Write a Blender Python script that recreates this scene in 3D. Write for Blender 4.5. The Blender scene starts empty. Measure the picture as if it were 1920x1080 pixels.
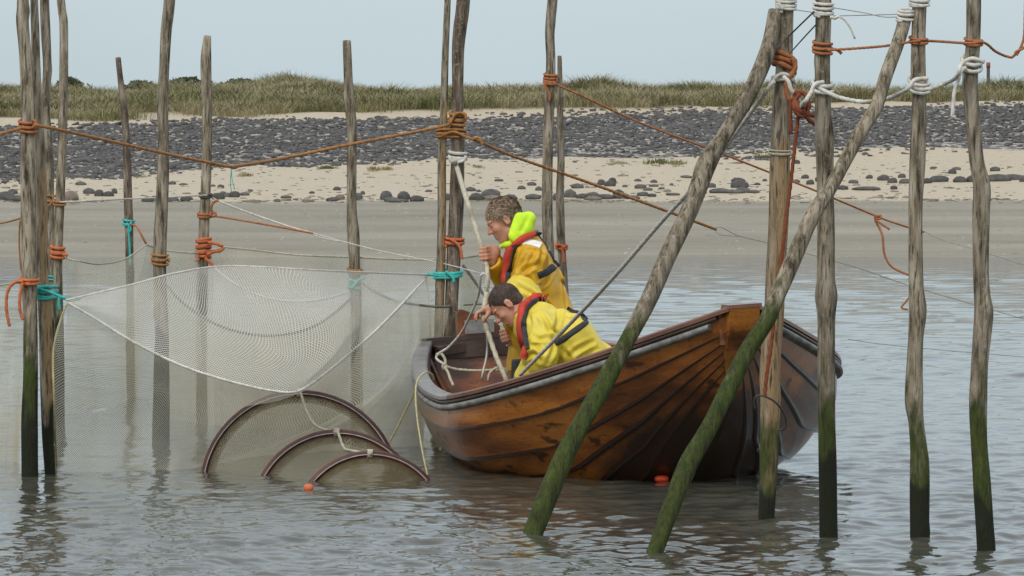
import bpy, math, random
import numpy as np
from mathutils import Vector
from mathutils.bvhtree import BVHTree
rad = math.radians
scn = bpy.context.scene
C = scn.collection

# ------------------------------------------------------------------ camera, sky, sun, exposure
F, H, YH = 8720.0, 1.766, 280.0          # focal length in px of a 1920 wide frame, eye height, horizon row
TH = math.atan((540 - YH) / F)
cd = bpy.data.cameras.new('camera'); cam = bpy.data.objects.new('camera', cd); C.objects.link(cam)
cd.sensor_width = 36; cd.lens = F / 1920 * 36; cd.clip_start = .5; cd.clip_end = 3000
cam.location = (0, 0, H); cam.rotation_euler = (math.pi / 2 - TH, 0, 0)
cd.dof.use_dof = False
scn.camera = cam
scn.render.resolution_x = 1024; scn.render.resolution_y = 576
SUN_EL, SUN_AZ = rad(48), rad(205)        # sun behind the camera, to its left; azimuth clockwise from +Y
w = bpy.data.worlds.new("World"); scn.world = w; w.use_nodes = True
nt = w.node_tree; N = nt.nodes; N.clear(); Lk = nt.links
out = N.new('ShaderNodeOutputWorld'); bg = N.new('ShaderNodeBackground'); add = N.new('ShaderNodeAddShader'); bg2 = N.new('ShaderNodeBackground')
sky = N.new('ShaderNodeTexSky'); sky.sky_type = 'NISHITA'; sky.sun_disc = False
sky.sun_elevation = SUN_EL; sky.sun_rotation = SUN_AZ; sky.dust_density = 4; sky.air_density = 1.2; sky.altitude = 0
bg.inputs[1].default_value = 0.05
tc = N.new('ShaderNodeTexCoord'); sep = N.new('ShaderNodeSeparateXYZ'); ramp = N.new('ShaderNodeValToRGB')
Lk.new(tc.outputs['Generated'], sep.inputs[0]); Lk.new(sep.outputs[2], ramp.inputs[0])
e = ramp.color_ramp.elements
e[0].position = 0; e[0].color = (.49, .585, .625, 1); e[1].position = 1; e[1].color = (.86, .845, .81, 1)
m_ = e.new(.10); m_.color = (.49, .585, .655, 1)
m_ = e.new(.35); m_.color = (.61, .655, .68, 1)
cn = N.new('ShaderNodeTexNoise'); cmp_ = N.new('ShaderNodeMapping'); cmp_.inputs[3].default_value = (3, 3, 14); cn.inputs['Scale'].default_value = 1.6; cn.inputs['Detail'].default_value = 4
Lk.new(tc.outputs['Generated'], cmp_.inputs[0]); Lk.new(cmp_.outputs[0], cn.inputs[0]); cmr = N.new('ShaderNodeMapRange'); cmr.inputs[1].default_value = .3; cmr.inputs[2].default_value = .7; cmr.inputs[3].default_value = .955; cmr.inputs[4].default_value = 1.035; Lk.new(cn.outputs[0], cmr.inputs[0])
cvm = N.new('ShaderNodeVectorMath'); cvm.operation = 'SCALE'; Lk.new(ramp.outputs[0], cvm.inputs[0]); Lk.new(cmr.outputs[0], cvm.inputs['Scale'])
Lk.new(sky.outputs[0], bg.inputs[0]); Lk.new(cvm.outputs[0], bg2.inputs[0]); bg2.inputs[1].default_value = 1.0
Lk.new(bg.outputs[0], add.inputs[0]); Lk.new(bg2.outputs[0], add.inputs[1]); Lk.new(add.outputs[0], out.inputs[0])
sd = bpy.data.lights.new('sun', 'SUN'); so = bpy.data.objects.new('sun', sd); C.objects.link(so)
sd.energy = 1.1; sd.angle = rad(14); sd.color = (1, .96, .9)
sv = Vector((math.sin(SUN_AZ) * math.cos(SUN_EL), math.cos(SUN_AZ) * math.cos(SUN_EL), math.sin(SUN_EL)))
so.rotation_euler = sv.to_track_quat('Z', 'Y').to_euler(); so.location = sv * 60
vs = scn.view_settings; vs.view_transform = 'Standard'; vs.look = 'None'; vs.exposure = 0.0; vs.gamma = 1
scn.render.engine = 'CYCLES'
scn.cycles.max_bounces = 6; scn.cycles.transparent_max_bounces = 24; scn.cycles.diffuse_bounces = 3; scn.cycles.glossy_bounces = 3

# ------------------------------------------------------------------ helpers
def W(px, py, D):
    """world point seen at pixel (px,py) of the 1920x1080 photograph, at distance D along +Y"""
    dx, dy, dz = (px - 960) / F, 1.0, -(py - 540) / F
    c, s = math.cos(TH), math.sin(TH)
    Y = dy * c + dz * s; Z = -dy * s + dz * c
    k = D / Y
    return np.array((dx * k, D, H + Z * k))
def DW(py, z=0.0):
    """distance at which height z shows at row py"""
    dz = -(py - 540) / F; c, s = math.cos(TH), math.sin(TH)
    return (z - H) * (c + dz * s) / (-s + dz * c)
def tag(o, label=None, cat=None, group=None, kind=None):
    if label: o['label'] = label
    if cat: o['category'] = cat
    if group: o['group'] = group
    if kind: o['kind'] = kind
    return o
def empty(name, loc, label, cat, group=None, rot=(0, 0, 0)):
    o = bpy.data.objects.new(name, None); C.objects.link(o); o.location = loc; o.rotation_euler = rot
    o.empty_display_size = .1
    return tag(o, label, cat, group)
def mesh(name, V, Fc, mat, parent=None, smooth=True, uv=None, attr=None, local=False, origin=None):
    """one mesh object. V in world space (or in the parent's space when local)"""
    V = np.asarray(V, float).reshape(-1, 3)
    me = bpy.data.meshes.new(name)
    if parent is None:
        org = np.array(origin) if origin is not None else np.array(((V[:, 0].min() + V[:, 0].max()) / 2, (V[:, 1].min() + V[:, 1].max()) / 2, V[:, 2].min()))
        V = V - org
    elif not local:
        V = V - np.array(parent.location)
    if isinstance(Fc, np.ndarray):
        n = Fc.shape[1]
        me.vertices.add(len(V)); me.vertices.foreach_set('co', V.astype(np.float32).ravel())
        me.loops.add(Fc.size); me.loops.foreach_set('vertex_index', Fc.astype(np.int32).ravel())
        me.polygons.add(len(Fc)); me.polygons.foreach_set('loop_start', np.arange(0, Fc.size, n, dtype=np.int32))
        pass
        me.update(calc_edges=True)
    else:
        me.from_pydata([tuple(v) for v in V], [], [tuple(f) for f in Fc]); me.update()
    if smooth: me.polygons.foreach_set('use_smooth', np.ones(len(me.polygons), bool))
    if uv is not None:                                   # per vertex uv
        u = me.uv_layers.new(name='UVMap'); li = np.empty(len(me.loops), np.int32); me.loops.foreach_get('vertex_index', li)
        u.data.foreach_set('uv', np.asarray(uv, np.float32)[li].ravel())
    if attr is not None:
        a = me.color_attributes.new('mask', 'FLOAT_COLOR', 'POINT')
        cc = np.ones((len(V), 4), np.float32); cc[:, :attr.shape[1]] = attr; a.data.foreach_set('color', cc.ravel())
    if mat: me.materials.append(mat)
    o = bpy.data.objects.new(name, me); C.objects.link(o)
    if parent is None: o.location = org
    else: o.parent = parent
    return o
def cat(pts, n):
    """Catmull-Rom through pts, n samples per span"""
    P = np.asarray(pts, float)
    if len(P) == 2: return P[0] + (P[1] - P[0]) * np.linspace(0, 1, n + 1)[:, None]
    Q = np.vstack([2 * P[0] - P[1], P, 2 * P[-1] - P[-2]]); o = []
    for i in range(1, len(Q) - 2):
        t = np.linspace(0, 1, n, endpoint=False)[:, None]
        a, b, c, d = Q[i - 1], Q[i], Q[i + 1], Q[i + 2]
        o.append(.5 * (2 * b + (c - a) * t + (2 * a - 5 * b + 4 * c - d) * t * t + (3 * b - a - 3 * c + d) * t ** 3))
    return np.vstack(o + [P[-1:]])
def resample(P, step):
    P = np.asarray(P, float); d = np.r_[0, np.cumsum(np.linalg.norm(np.diff(P[:, :3], axis=0), axis=1))]
    n = max(2, int(d[-1] / step) + 1); s = np.linspace(0, d[-1], n)
    return np.stack([np.interp(s, d, P[:, k]) for k in range(P.shape[1])], 1), s
def frames(P):
    T = np.gradient(P, axis=0); T /= np.linalg.norm(T, axis=1)[:, None] + 1e-12
    n = np.cross(T[0], (0, 0, 1.0)); 
    if np.linalg.norm(n) < .2: n = np.cross(T[0], (1.0, 0, 0))
    n /= np.linalg.norm(n); Ns = [n]
    for i in range(1, len(P)):
        n = n - T[i] * n.dot(T[i]); n /= np.linalg.norm(n) + 1e-12; Ns.append(n)
    Ns = np.array(Ns); return T, Ns, np.cross(T, Ns)
def tube(P, r, seg=8, twist=0.0, lobes=3, lobe=.0, caps=True, flat=1.0):
    """tube along P; twist>0 lays it up like rope. returns V,F,UV"""
    P = np.asarray(P, float); T, A, B = frames(P)
    d = np.r_[0, np.cumsum(np.linalg.norm(np.diff(P, axis=0), axis=1))]
    r = np.broadcast_to(np.asarray(r, float), (len(P),))
    a = np.linspace(0, 2 * np.pi, seg, endpoint=False)
    R = r[:, None] * (1 + lobe * np.cos(lobes * (a[None] - d[:, None] * twist)))
    V = P[:, None] + R[..., None] * (np.cos(a)[None, :, None] * A[:, None] + flat * np.sin(a)[None, :, None] * B[:, None])
    n = len(P); i = np.arange(n - 1)[:, None]; j = np.arange(seg)[None]
    Fq = np.stack([i * seg + j, i * seg + (j + 1) % seg, (i + 1) * seg + (j + 1) % seg, (i + 1) * seg + j], -1).reshape(-1, 4)
    Fl = [tuple(f) for f in Fq]
    if caps: Fl += [tuple(range(seg - 1, -1, -1)), tuple((n - 1) * seg + k for k in range(seg))]
    uv = np.stack(np.broadcast_arrays(a[None] / (2 * np.pi), d[:, None]), -1).reshape(-1, 2)
    return V.reshape(-1, 3), Fl, uv
def join(parts):
    V, Fl, U = [], [], []; o = 0
    for p in parts:
        V.append(np.asarray(p[0]).reshape(-1, 3)); Fl += [tuple(int(i) + o for i in f) for f in p[1]]
        U.append(p[2] if len(p) > 2 and p[2] is not None else np.zeros((len(V[-1]), 2))); o += len(V[-1])
    return np.vstack(V), Fl, np.vstack(U)
def box(c, s, bev=0):
    c = np.array(c, float); s = np.array(s, float) / 2
    V = [c + s * np.array((x, y, z)) for x in (-1, 1) for y in (-1, 1) for z in (-1, 1)]
    return V, [(0, 1, 3, 2), (4, 6, 7, 5), (0, 4, 5, 1), (2, 3, 7, 6), (0, 2, 6, 4), (1, 5, 7, 3)], None
RS = np.random.default_rng(7)
_k = RS.normal(size=(24, 3)); _ph = RS.uniform(0, 6.28, 24)
def noise3(P, s=1.0, o=0.0, n=8):
    """cheap smooth pseudo-noise in about -1..1"""
    P = np.asarray(P, float); r = 0
    i0 = int(o * 7) % 12
    for i in range(i0, i0 + n): r = r + np.sin(P[..., 0] * _k[i, 0] * s + P[..., 1] * _k[i, 1] * s + P[..., 2] * _k[i, 2] * s + _ph[i] + o)
    return r / math.sqrt(n) / 1.2

# ------------------------------------------------------------------ materials
def mat(name, cols, scale=5, rough=.7, stretch=(1, 1, 1), bump=.2, bscale=30, coord='Object', detail=6, spec=.5, coat=0, bdist=.01, ndist=.0, pos=None, randv=.0, trans=0):
    m = bpy.data.materials.new(name); m.use_nodes = True; t = m.node_tree; n = t.nodes; b = n['Principled BSDF']; l = t.links
    tcn = n.new('ShaderNodeTexCoord'); mp = n.new('ShaderNodeMapping'); mp.inputs[3].default_value = stretch
    l.new(tcn.outputs[coord], mp.inputs[0])
    nz = n.new('ShaderNodeTexNoise'); nz.inputs['Scale'].default_value = scale; nz.inputs['Detail'].default_value = detail; nz.inputs['Distortion'].default_value = ndist
    l.new(mp.outputs[0], nz.inputs[0])
    cr = n.new('ShaderNodeValToRGB'); el = cr.color_ramp.elements; k = len(cols)
    ps = pos or [.3 + .4 * i / max(1, k - 1) for i in range(k)]
    el[0].position = ps[0]; el[0].color = (*cols[0], 1); el[1].position = ps[-1]; el[1].color = (*cols[-1], 1)
    for i in range(1, k - 1): x = el.new(ps[i]); x.color = (*cols[i], 1)
    l.new(nz.outputs[0], cr.inputs[0]); src = cr.outputs[0]
    if randv:
        oi = n.new('ShaderNodeObjectInfo'); hs = n.new('ShaderNodeHueSaturation'); mr = n.new('ShaderNodeMapRange')
        mr.inputs[3].default_value = 1 - randv; mr.inputs[4].default_value = 1 + randv
        l.new(oi.outputs['Random'], mr.inputs[0]); l.new(mr.outputs[0], hs.inputs['Value']); l.new(src, hs.inputs['Color']); src = hs.outputs[0]
    l.new(src, b.inputs['Base Color'])
    b.inputs['Roughness'].default_value = rough; b.inputs['Specular IOR Level'].default_value = spec
    b.inputs['Coat Weight'].default_value = coat; b.inputs['Coat Roughness'].default_value = .15
    if bump:
        n2 = n.new('ShaderNodeTexNoise'); n2.inputs['Scale'].default_value = bscale; n2.inputs['Detail'].default_value = 5; l.new(mp.outputs[0], n2.inputs[0])
        bp = n.new('ShaderNodeBump'); bp.inputs['Strength'].default_value = bump; bp.inputs['Distance'].default_value = bdist
        l.new(n2.outputs[0], bp.inputs['Height']); l.new(bp.outputs[0], b.inputs['Normal'])
    m['src'] = src.node.name
    return m
def mixin(m, fac_builder, col):
    """mix another colour over the base colour of m where fac_builder(nodes, links) says so"""
    t = m.node_tree; n = t.nodes; l = t.links; b = n['Principled BSDF']
    src = b.inputs['Base Color'].links[0].from_socket
    mx = n.new('ShaderNodeMix'); mx.data_type = 'RGBA'; f = fac_builder(n, l)
    l.new(f, mx.inputs[0]); l.new(src, mx.inputs[6])
    if isinstance(col, tuple): mx.inputs[7].default_value = (*col, 1)
    else: l.new(col, mx.inputs[7])
    l.new(mx.outputs[2], b.inputs['Base Color']); return mx
def attr_fac(ch, nscale=25, amt=.6, lo=.35, hi=.65):
    def f(n, l):
        a = n.new('ShaderNodeAttribute'); a.attribute_name = 'mask'; s = n.new('ShaderNodeSeparateColor'); l.new(a.outputs['Color'], s.inputs[0])
        nz = n.new('ShaderNodeTexNoise'); nz.inputs['Scale'].default_value = nscale; nz.inputs['Detail'].default_value = 5
        tcn = n.new('ShaderNodeTexCoord'); mp = n.new('ShaderNodeMapping'); mp.inputs[3].default_value = (1, 1, .35); l.new(tcn.outputs['Object'], mp.inputs[0]); l.new(mp.outputs[0], nz.inputs[0])
        ma = n.new('ShaderNodeMath'); ma.operation = 'MULTIPLY_ADD'; l.new(nz.outputs[0], ma.inputs[0]); ma.inputs[1].default_value = amt; l.new(s.outputs[ch], ma.inputs[2])
        mr = n.new('ShaderNodeMapRange'); mr.interpolation_type = 'SMOOTHSTEP'; mr.inputs[1].default_value = lo + amt * .5; mr.inputs[2].default_value = hi + amt * .5
        l.new(ma.outputs[0], mr.inputs[0]); return mr.outputs[0]
    return f
M = {}
def pole_mat(name, cols):
    m = mat(name, cols, scale=7, rough=.85, stretch=(5, 5, .8), bump=.9, bscale=26, bdist=.012, detail=8, spec=.25, randv=.18, pos=[.30, .45, .56, .72])
    def fiss(n, l):
        tcn = n.new('ShaderNodeTexCoord'); mp = n.new('ShaderNodeMapping'); mp.inputs[3].default_value = (1, 1, .10); l.new(tcn.outputs['Object'], mp.inputs[0])
        nz = n.new('ShaderNodeTexNoise'); nz.inputs['Scale'].default_value = 75; nz.inputs['Detail'].default_value = 6; nz.inputs['Roughness'].default_value = .65; l.new(mp.outputs[0], nz.inputs[0])
        mr = n.new('ShaderNodeMapRange'); mr.inputs[1].default_value = .52; mr.inputs[2].default_value = .64; mr.inputs[4].default_value = .85; l.new(nz.outputs[0], mr.inputs[0]); return mr.outputs[0]
    def blot(n, l):
        tcn = n.new('ShaderNodeTexCoord'); nz = n.new('ShaderNodeTexNoise'); nz.inputs['Scale'].default_value = 34; nz.inputs['Detail'].default_value = 7; nz.inputs['Roughness'].default_value = .7; l.new(tcn.outputs['Object'], nz.inputs[0])
        mr = n.new('ShaderNodeMapRange'); mr.inputs[1].default_value = .56; mr.inputs[2].default_value = .72; mr.inputs[4].default_value = .75; l.new(nz.outputs[0], mr.inputs[0]); return mr.outputs[0]
    mixin(m, blot, (.42, .385, .30))
    mixin(m, attr_fac(2, 12, .5), (.34, .235, .13))          # bare tan wood
    mx = mixin(m, attr_fac(0, 18, 1.1, .25, .7), (.035, .06, .008))      # algae
    t = m.node_tree; n = t.nodes; l = t.links                  # algae colour varies
    nz = n.new('ShaderNodeTexNoise'); nz.inputs['Scale'].default_value = 9; nz.inputs['Detail'].default_value = 10
    cr = n.new('ShaderNodeValToRGB'); cr.color_ramp.elements[0].color = (.025, .032, .012, 1); cr.color_ramp.elements[1].color = (.20, .23, .045, 1); q9 = cr.color_ramp.elements.new(.49); q9.color = (.078, .105, .02, 1)
    cr.color_ramp.elements[0].position = .36; cr.color_ramp.elements[1].position = .66; nz.inputs['Roughness'].default_value = .78
    tcn = n.new('ShaderNodeTexCoord'); mp = n.new('ShaderNodeMapping'); mp.inputs[3].default_value = (3, 3, .7); l.new(tcn.outputs['Object'], mp.inputs[0]); l.new(mp.outputs[0], nz.inputs[0])
    l.new(nz.outputs[0], cr.inputs[0]); l.new(cr.outputs[0], mx.inputs[7])
    mixin(m, fiss, (.03, .028, .018))
    mixin(m, attr_fac(1, 14, .6), (.018, .021, .011))          # dark tide band
    return m
M['pole'] = pole_mat('weathered_wood', [(.07, .055, .038), (.21, .175, .125), (.32, .275, .205), (.44, .39, .31)])
M['pole_dark'] = pole_mat('dark_weathered_wood', [(.045, .033, .024), (.12, .092, .068), (.19, .15, .115), (.29, .24, .19)])
def simple(name, c, rough=.7, v=.75, scale=20, bump=.15, **k):
    return mat(name, [tuple(x * v for x in c), c, tuple(min(1, x * 1.15) for x in c)], scale=scale, rough=rough, bump=bump, **k)
M['orange'] = simple('orange_rope', (.35, .13, .048), .8, .6, 30)
M['brightorange'] = simple('bright_orange_rope', (.50, .135, .045), .75, .7, 30)
M['ochre'] = simple('ochre_brown_rope', (.32, .15, .045), .85, .6, 30)
M['rust'] = simple('red_brown_rope', (.20, .052, .018), .85, .5, 30)
M['teal'] = simple('turquoise_rope', (.04, .42, .38), .6, .7, 30)
M['white'] = simple('white_rope', (.56, .55, .50), .75, .7, 30)
M['cream'] = simple('cream_rope', (.44, .41, .31), .8, .65, 30)
M['yellowrope'] = simple('yellowish_cord', (.45, .41, .22), .8, .65, 30)
M['grey'] = simple('grey_rope', (.50, .49, .44), .8, .7, 30)
M['wire'] = simple('grey_cord', (.28, .28, .27), .7, .7, 30)
M['olive'] = simple('dark_olive_cord', (.15, .14, .11), .8, .7, 30)
M['dark'] = simple('dark_cord', (.06, .055, .05), .8, .7, 30)
M['red'] = simple('red_cord', (.26, .07, .055), .8, .7, 30)
M['oilskin'] = mat('golden_oilskin', [(.50, .275, .008), (.58, .33, .012), (.66, .39, .02)], scale=6, rough=.42, bump=.4, bscale=6, bdist=.03, ndist=.0, spec=.4)
M['oilskin2'] = mat('lemon_oilskin', [(.56, .45, .035), (.65, .53, .055), (.73, .60, .08)], scale=6, rough=.42, bump=.4, bscale=6, bdist=.03, ndist=.0, spec=.4)
M['fluo'] = simple('fluorescent_yellow', (.55, .85, .02), .6, .85, 12)
M['redvest'] = simple('red_lifejacket', (.48, .045, .02), .75, .8, 14)
M['black'] = simple('black_webbing', (.022, .024, .03), .7, .7, 30)
M['reflect'] = simple('white_reflective', (.8, .8, .78), .4, .9, 30, 0)
M['trousers'] = simple('dark_green_waders', (.03, .042, .034), .5, .7, 12)
M['skin'] = mat('weathered_skin', [(.40, .17, .105), (.52, .26, .17), (.58, .30, .20)], scale=18, rough=.5, bump=.15, bscale=80, bdist=.003)
M['skin'].node_tree.nodes['Principled BSDF'].inputs['Subsurface Weight'].default_value = .12
M['skin'].node_tree.nodes['Principled BSDF'].inputs['Subsurface Radius'].default_value = (.02, .008, .004)
M['hair1'] = mat('grey_brown_hair', [(.13, .088, .055), (.26, .185, .125), (.42, .33, .24)], scale=60, rough=.7, stretch=(1, 1, 2), bump=.3, bscale=120)
M['hair2'] = mat('dark_brown_hair', [(.03, .018, .014), (.06, .036, .027), (.09, .06, .045)], scale=60, rough=.7, bump=.5, bscale=140)
M['metal'] = mat('dull_metal', [(.22, .22, .21), (.36, .35, .33)], scale=25, rough=.45, bump=.1)
M['metal'].node_tree.nodes['Principled BSDF'].inputs['Metallic'].default_value = .6
M['hoop'] = simple('dark_hoop', (.035, .026, .028), .45, .7, 20)
M['float'] = simple('orange_float', (.62, .14, .05), .6, .8, 12)
M['redfloat'] = simple('red_float', (.55, .05, .01), .5, .8, 12)
M['blue'] = simple('blue_plastic', (.03, .08, .3), .5, .8, 12)

# ------------------------------------------------------------------ water
def build_water():
    D = [9.0]
    while D[-1] < 84: D.append(D[-1] + max(.02, D[-1] ** 2 / 17500))
    D = np.array(D)
    a = np.linspace(-.135, .135, 560); ext = np.geomspace(.14, 1.1, 30)
    a = np.r_[-ext[::-1], a, ext]
    Y, A = np.meshgrid(D, a, indexing='ij'); X = Y * A
    r = np.random.default_rng(3); Z = np.zeros_like(X)
    calm = .78 + .34 * noise3(np.stack([X * .55, Y * .22, 0 * X], -1), 1.3, .4)
    calm = np.clip(calm, .35, 1.3)
    dY = np.gradient(D)[:, None]
    for i in range(64):
        lam = .06 * (1.1 / .06) ** (r.random() ** 1.1); th = math.pi / 2 + r.normal() * .78 + .12
        kx, ky = 2 * np.pi / lam * math.cos(th), 2 * np.pi / lam * math.sin(th)
        sl = .024 * (1.0 if lam < .35 else .5)
        fade = np.clip(lam / (2.6 * np.maximum(dY, .02)) - .4, 0, 1)
        ph = kx * X + ky * Y + r.uniform(0, 6.28) + .8 * np.sin(X * r.uniform(.4, 1.3) + Y * r.uniform(.2, .7))
        Z += sl * lam / (2 * np.pi) * 1.6 * np.sin(ph) * fade
    Z *= calm * np.clip((86 - Y) / 30, .25, 1) * .9
    for pxx, pyy in ((56, 893), (94, 889), (998, 1000), (1228, 1034), (1441, 972), (1554, 1002), (1724, 1010), (1850, 1029), (303, 822), (578, 918)):   # ripples round the pole feet
        bd = DW(pyy); q = np.hypot(X - (pxx - 960) / F * bd, Y - bd); Z += np.where(q < 1.2, .0042 * np.cos(q * 46 + pxx) * np.exp(-q / .22), 0)
    n, m = X.shape; i = np.arange(n - 1)[:, None] * m; j = np.arange(m - 1)[None]
    Fq = np.stack([i + j, i + j + 1, i + m + j + 1, i + m + j], -1).reshape(-1, 4)
    V = np.stack([X, Y, Z], -1).reshape(-1, 3)
    mt = bpy.data.materials.new('murky_water'); mt.use_nodes = True; t = mt.node_tree; nn = t.nodes; b = nn['Principled BSDF']; l = t.links
    tcn = nn.new('ShaderNodeTexCoord'); nz = nn.new('ShaderNodeTexNoise'); nz.inputs['Scale'].default_value = .5; l.new(tcn.outputs['Object'], nz.inputs[0])
    cr = nn.new('ShaderNodeValToRGB'); cr.color_ramp.elements[0].color = (.058, .060, .046, 1); cr.color_ramp.elements[1].color = (.080, .080, .064, 1)
    l.new(nz.outputs[0], cr.inputs[0]); l.new(cr.outputs[0], b.inputs['Base Color'])
    b.inputs['Roughness'].default_value = .03; b.inputs['IOR'].default_value = 1.333
    n2 = nn.new('ShaderNodeTexNoise'); n2.inputs['Scale'].default_value = 26; n2.inputs['Detail'].default_value = 3; l.new(tcn.outputs['Object'], n2.inputs[0])
    bp = nn.new('ShaderNodeBump'); bp.inputs['Strength'].default_value = .12; bp.inputs['Distance'].default_value = .012
    l.new(n2.outputs[0], bp.inputs['Height']); l.new(bp.outputs[0], b.inputs['Normal'])
    tag(mesh('water', V, Fq, mt, origin=(0, 0, 0)), kind='structure')
build_water()

# ------------------------------------------------------------------ shore
PROF = np.array([(60, -.9), (72, -.12), (77, .02), (81, .30), (88, .74), (89.5, .84), (92, .99), (101, 1.46), (116, 2.66), (119, 2.92), (122, 3.05), (127, 3.25), (131, 3.1), (150, 2.6), (400, 1.5), (1500, 1.0)])
def shore_y0(X):      # lower edge of the stone revetment
    return np.interp(X, [-60, -12, -9.5, -6, -3, 3, 11, 60], [92, 92.5, 94.5, 99, 101, 103, 105, 107])
def shore_y1(X):
    return np.interp(X, [-60, -11, 0, 5, 13, 60], [112, 112.6, 114.8, 116.5, 118.2, 118.4])
def terr(X, Y):
    z = np.interp(Y, PROF[:, 0], PROF[:, 1])
    P = np.stack([X, Y, 0 * X], -1)
    z = z + np.clip((Y - 100) / 20, 0, 1) * .006 * X
    z = z + np.clip((Y - 78) / 10, 0, 1) * .02 * noise3(P, .8, .2) + np.clip((Y - 90) / 6, 0, 1) * .035 * noise3(P, 1.6, .6)
    dn = np.clip((Y - 118) / 7, 0, 1) * np.clip((400 - Y) / 200, 0, 1)
    rp = np.array([(-3000, .1), (0, .12), (132, .12), (200, -.04), (350, -.02), (450, .03), (495, .16), (540, .30), (600, .24), (680, .02), (760, -.03), (960, .0), (1050, .08), (1130, .20), (1210, .03), (1400, -.03), (1700, -.06), (1900, .05), (5000, 0)]); ridge = np.interp(X, (rp[:, 0] - 960) / F * 128, rp[:, 1])
    return z + dn * (.05 * noise3(P, .5, .1) + .10 * noise3(P, 1.5, .9) + ridge)
def build_shore():
    Ys = np.r_[np.linspace(60, 76, 12), np.linspace(76.4, 134, 210), np.geomspace(135, 1500, 30)]
    Xs = np.r_[-np.geomspace(24, 900, 22)[::-1], np.linspace(-23.5, 23.5, 240), np.geomspace(24, 900, 22)]
    Y, X = np.meshgrid(Ys, Xs, indexing='ij'); Z = terr(X, Y)
    n, m = X.shape; i = np.arange(n - 1)[:, None] * m; j = np.arange(m - 1)[None]
    Fq = np.stack([i + j, i + j + 1, i + m + j + 1, i + m + j], -1).reshape(-1, 4)
    P = np.stack([X, Y, Z], -1)
    wob = .5 * noise3(P, 1.3, .3)
    dry = np.clip((Y + wob * .5 - 88.3) / .9, 0, 1)
    dune = np.clip((Y + wob - np.interp(X, [-13, 0, 13], [114.2, 116.0, 118.8])) / 2.5, 0, 1)
    rock = np.clip((Y + wob * 1.6 - shore_y0(X)) / 1.2, 0, 1) * np.clip((shore_y1(X) - Y + wob) / 1.2, 0, 1)
    at = np.stack([dry, rock, dune], -1).reshape(-1, 3)
    mt = mat('wet_sand', [(.17, .152, .112), (.222, .202, .152), (.285, .262, .205)], scale=.9, rough=.6, stretch=(.12, .8, 1), bump=.3, bscale=5, bdist=.02, detail=9, spec=.3)
    def sm(ch, lo=.4, hi=.6, sc=3., amt=.5): return attr_fac(ch, sc, amt, lo, hi)
    mixin(mt, sm(0, .3, .7), (.43, .37, .27))
    # shell speckles on the dry sand
    def speck(n, l):
        nz = n.new('ShaderNodeTexNoise'); nz.inputs['Scale'].default_value = 7; nz.inputs['Detail'].default_value = 6; tcn = n.new('ShaderNodeTexCoord'); mp = n.new('ShaderNodeMapping'); mp.inputs[3].default_value = (.7, .35, 1)
        l.new(tcn.outputs['Object'], mp.inputs[0]); l.new(mp.outputs[0], nz.inputs[0]); mr = n.new('ShaderNodeMapRange'); mr.inputs[1].default_value = .54; mr.inputs[2].default_value = .66; mr.inputs[4].default_value = .25; l.new(nz.outputs[0], mr.inputs[0]); return mr.outputs[0]
    mixin(mt, speck, (.27, .235, .18))
    def shells(n, l):
        nz = n.new('ShaderNodeTexNoise'); nz.inputs['Scale'].default_value = 13; nz.inputs['Detail'].default_value = 4; tcn = n.new('ShaderNodeTexCoord'); mp = n.new('ShaderNodeMapping'); mp.inputs[3].default_value = (1, .22, 1); mp.inputs[1].default_value = (4, 4, 4)
        l.new(tcn.outputs['Object'], mp.inputs[0]); l.new(mp.outputs[0], nz.inputs[0]); mr = n.new('ShaderNodeMapRange'); mr.inputs[1].default_value = .66; mr.inputs[2].default_value = .72; mr.inputs[4].default_value = .45; l.new(nz.outputs[0], mr.inputs[0]); return mr.outputs[0]
    mixin(mt, shells, (.60, .57, .48))
    def litter(n, l):
        nz = n.new('ShaderNodeTexNoise'); nz.inputs['Scale'].default_value = 9; nz.inputs['Detail'].default_value = 5; tcn = n.new('ShaderNodeTexCoord'); mp = n.new('ShaderNodeMapping'); mp.inputs[3].default_value = (.8, .3, 1); mp.inputs[1].default_value = (9, 2, 4)
        l.new(tcn.outputs['Object'], mp.inputs[0]); l.new(mp.outputs[0], nz.inputs[0]); mr = n.new('ShaderNodeMapRange'); mr.inputs[1].default_value = .67; mr.inputs[2].default_value = .71; mr.inputs[4].default_value = .75; l.new(nz.outputs[0], mr.inputs[0]); return mr.outputs[0]
    mixin(mt, litter, (.10, .085, .065))
    mx1 = mixin(mt, sm(1, .4, .6), (.10, .095, .09))
    nn, ll = mt.node_tree.nodes, mt.node_tree.links; nz = nn.new('ShaderNodeTexNoise'); nz.inputs['Scale'].default_value = 5; nz.inputs['Detail'].default_value = 5; tcn = nn.new('ShaderNodeTexCoord'); ll.new(tcn.outputs['Object'], nz.inputs[0])
    cr = nn.new('ShaderNodeValToRGB'); cr.color_ramp.elements[0].position = .5; cr.color_ramp.elements[1].position = .58; cr.color_ramp.elements[0].color = (.085, .082, .09, 1); cr.color_ramp.elements[1].color = (.40, .36, .28, 1); ll.new(nz.outputs[0], cr.inputs[0]); ll.new(cr.outputs[0], mx1.inputs[7])
    mixin(mt, sm(2, .3, .7), (.15, .145, .066))
    tag(mesh('sand_shore', P.reshape(-1, 3), Fq, mt, attr=at, origin=(0, 0, 0)), kind='structure')
build_shore()

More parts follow.
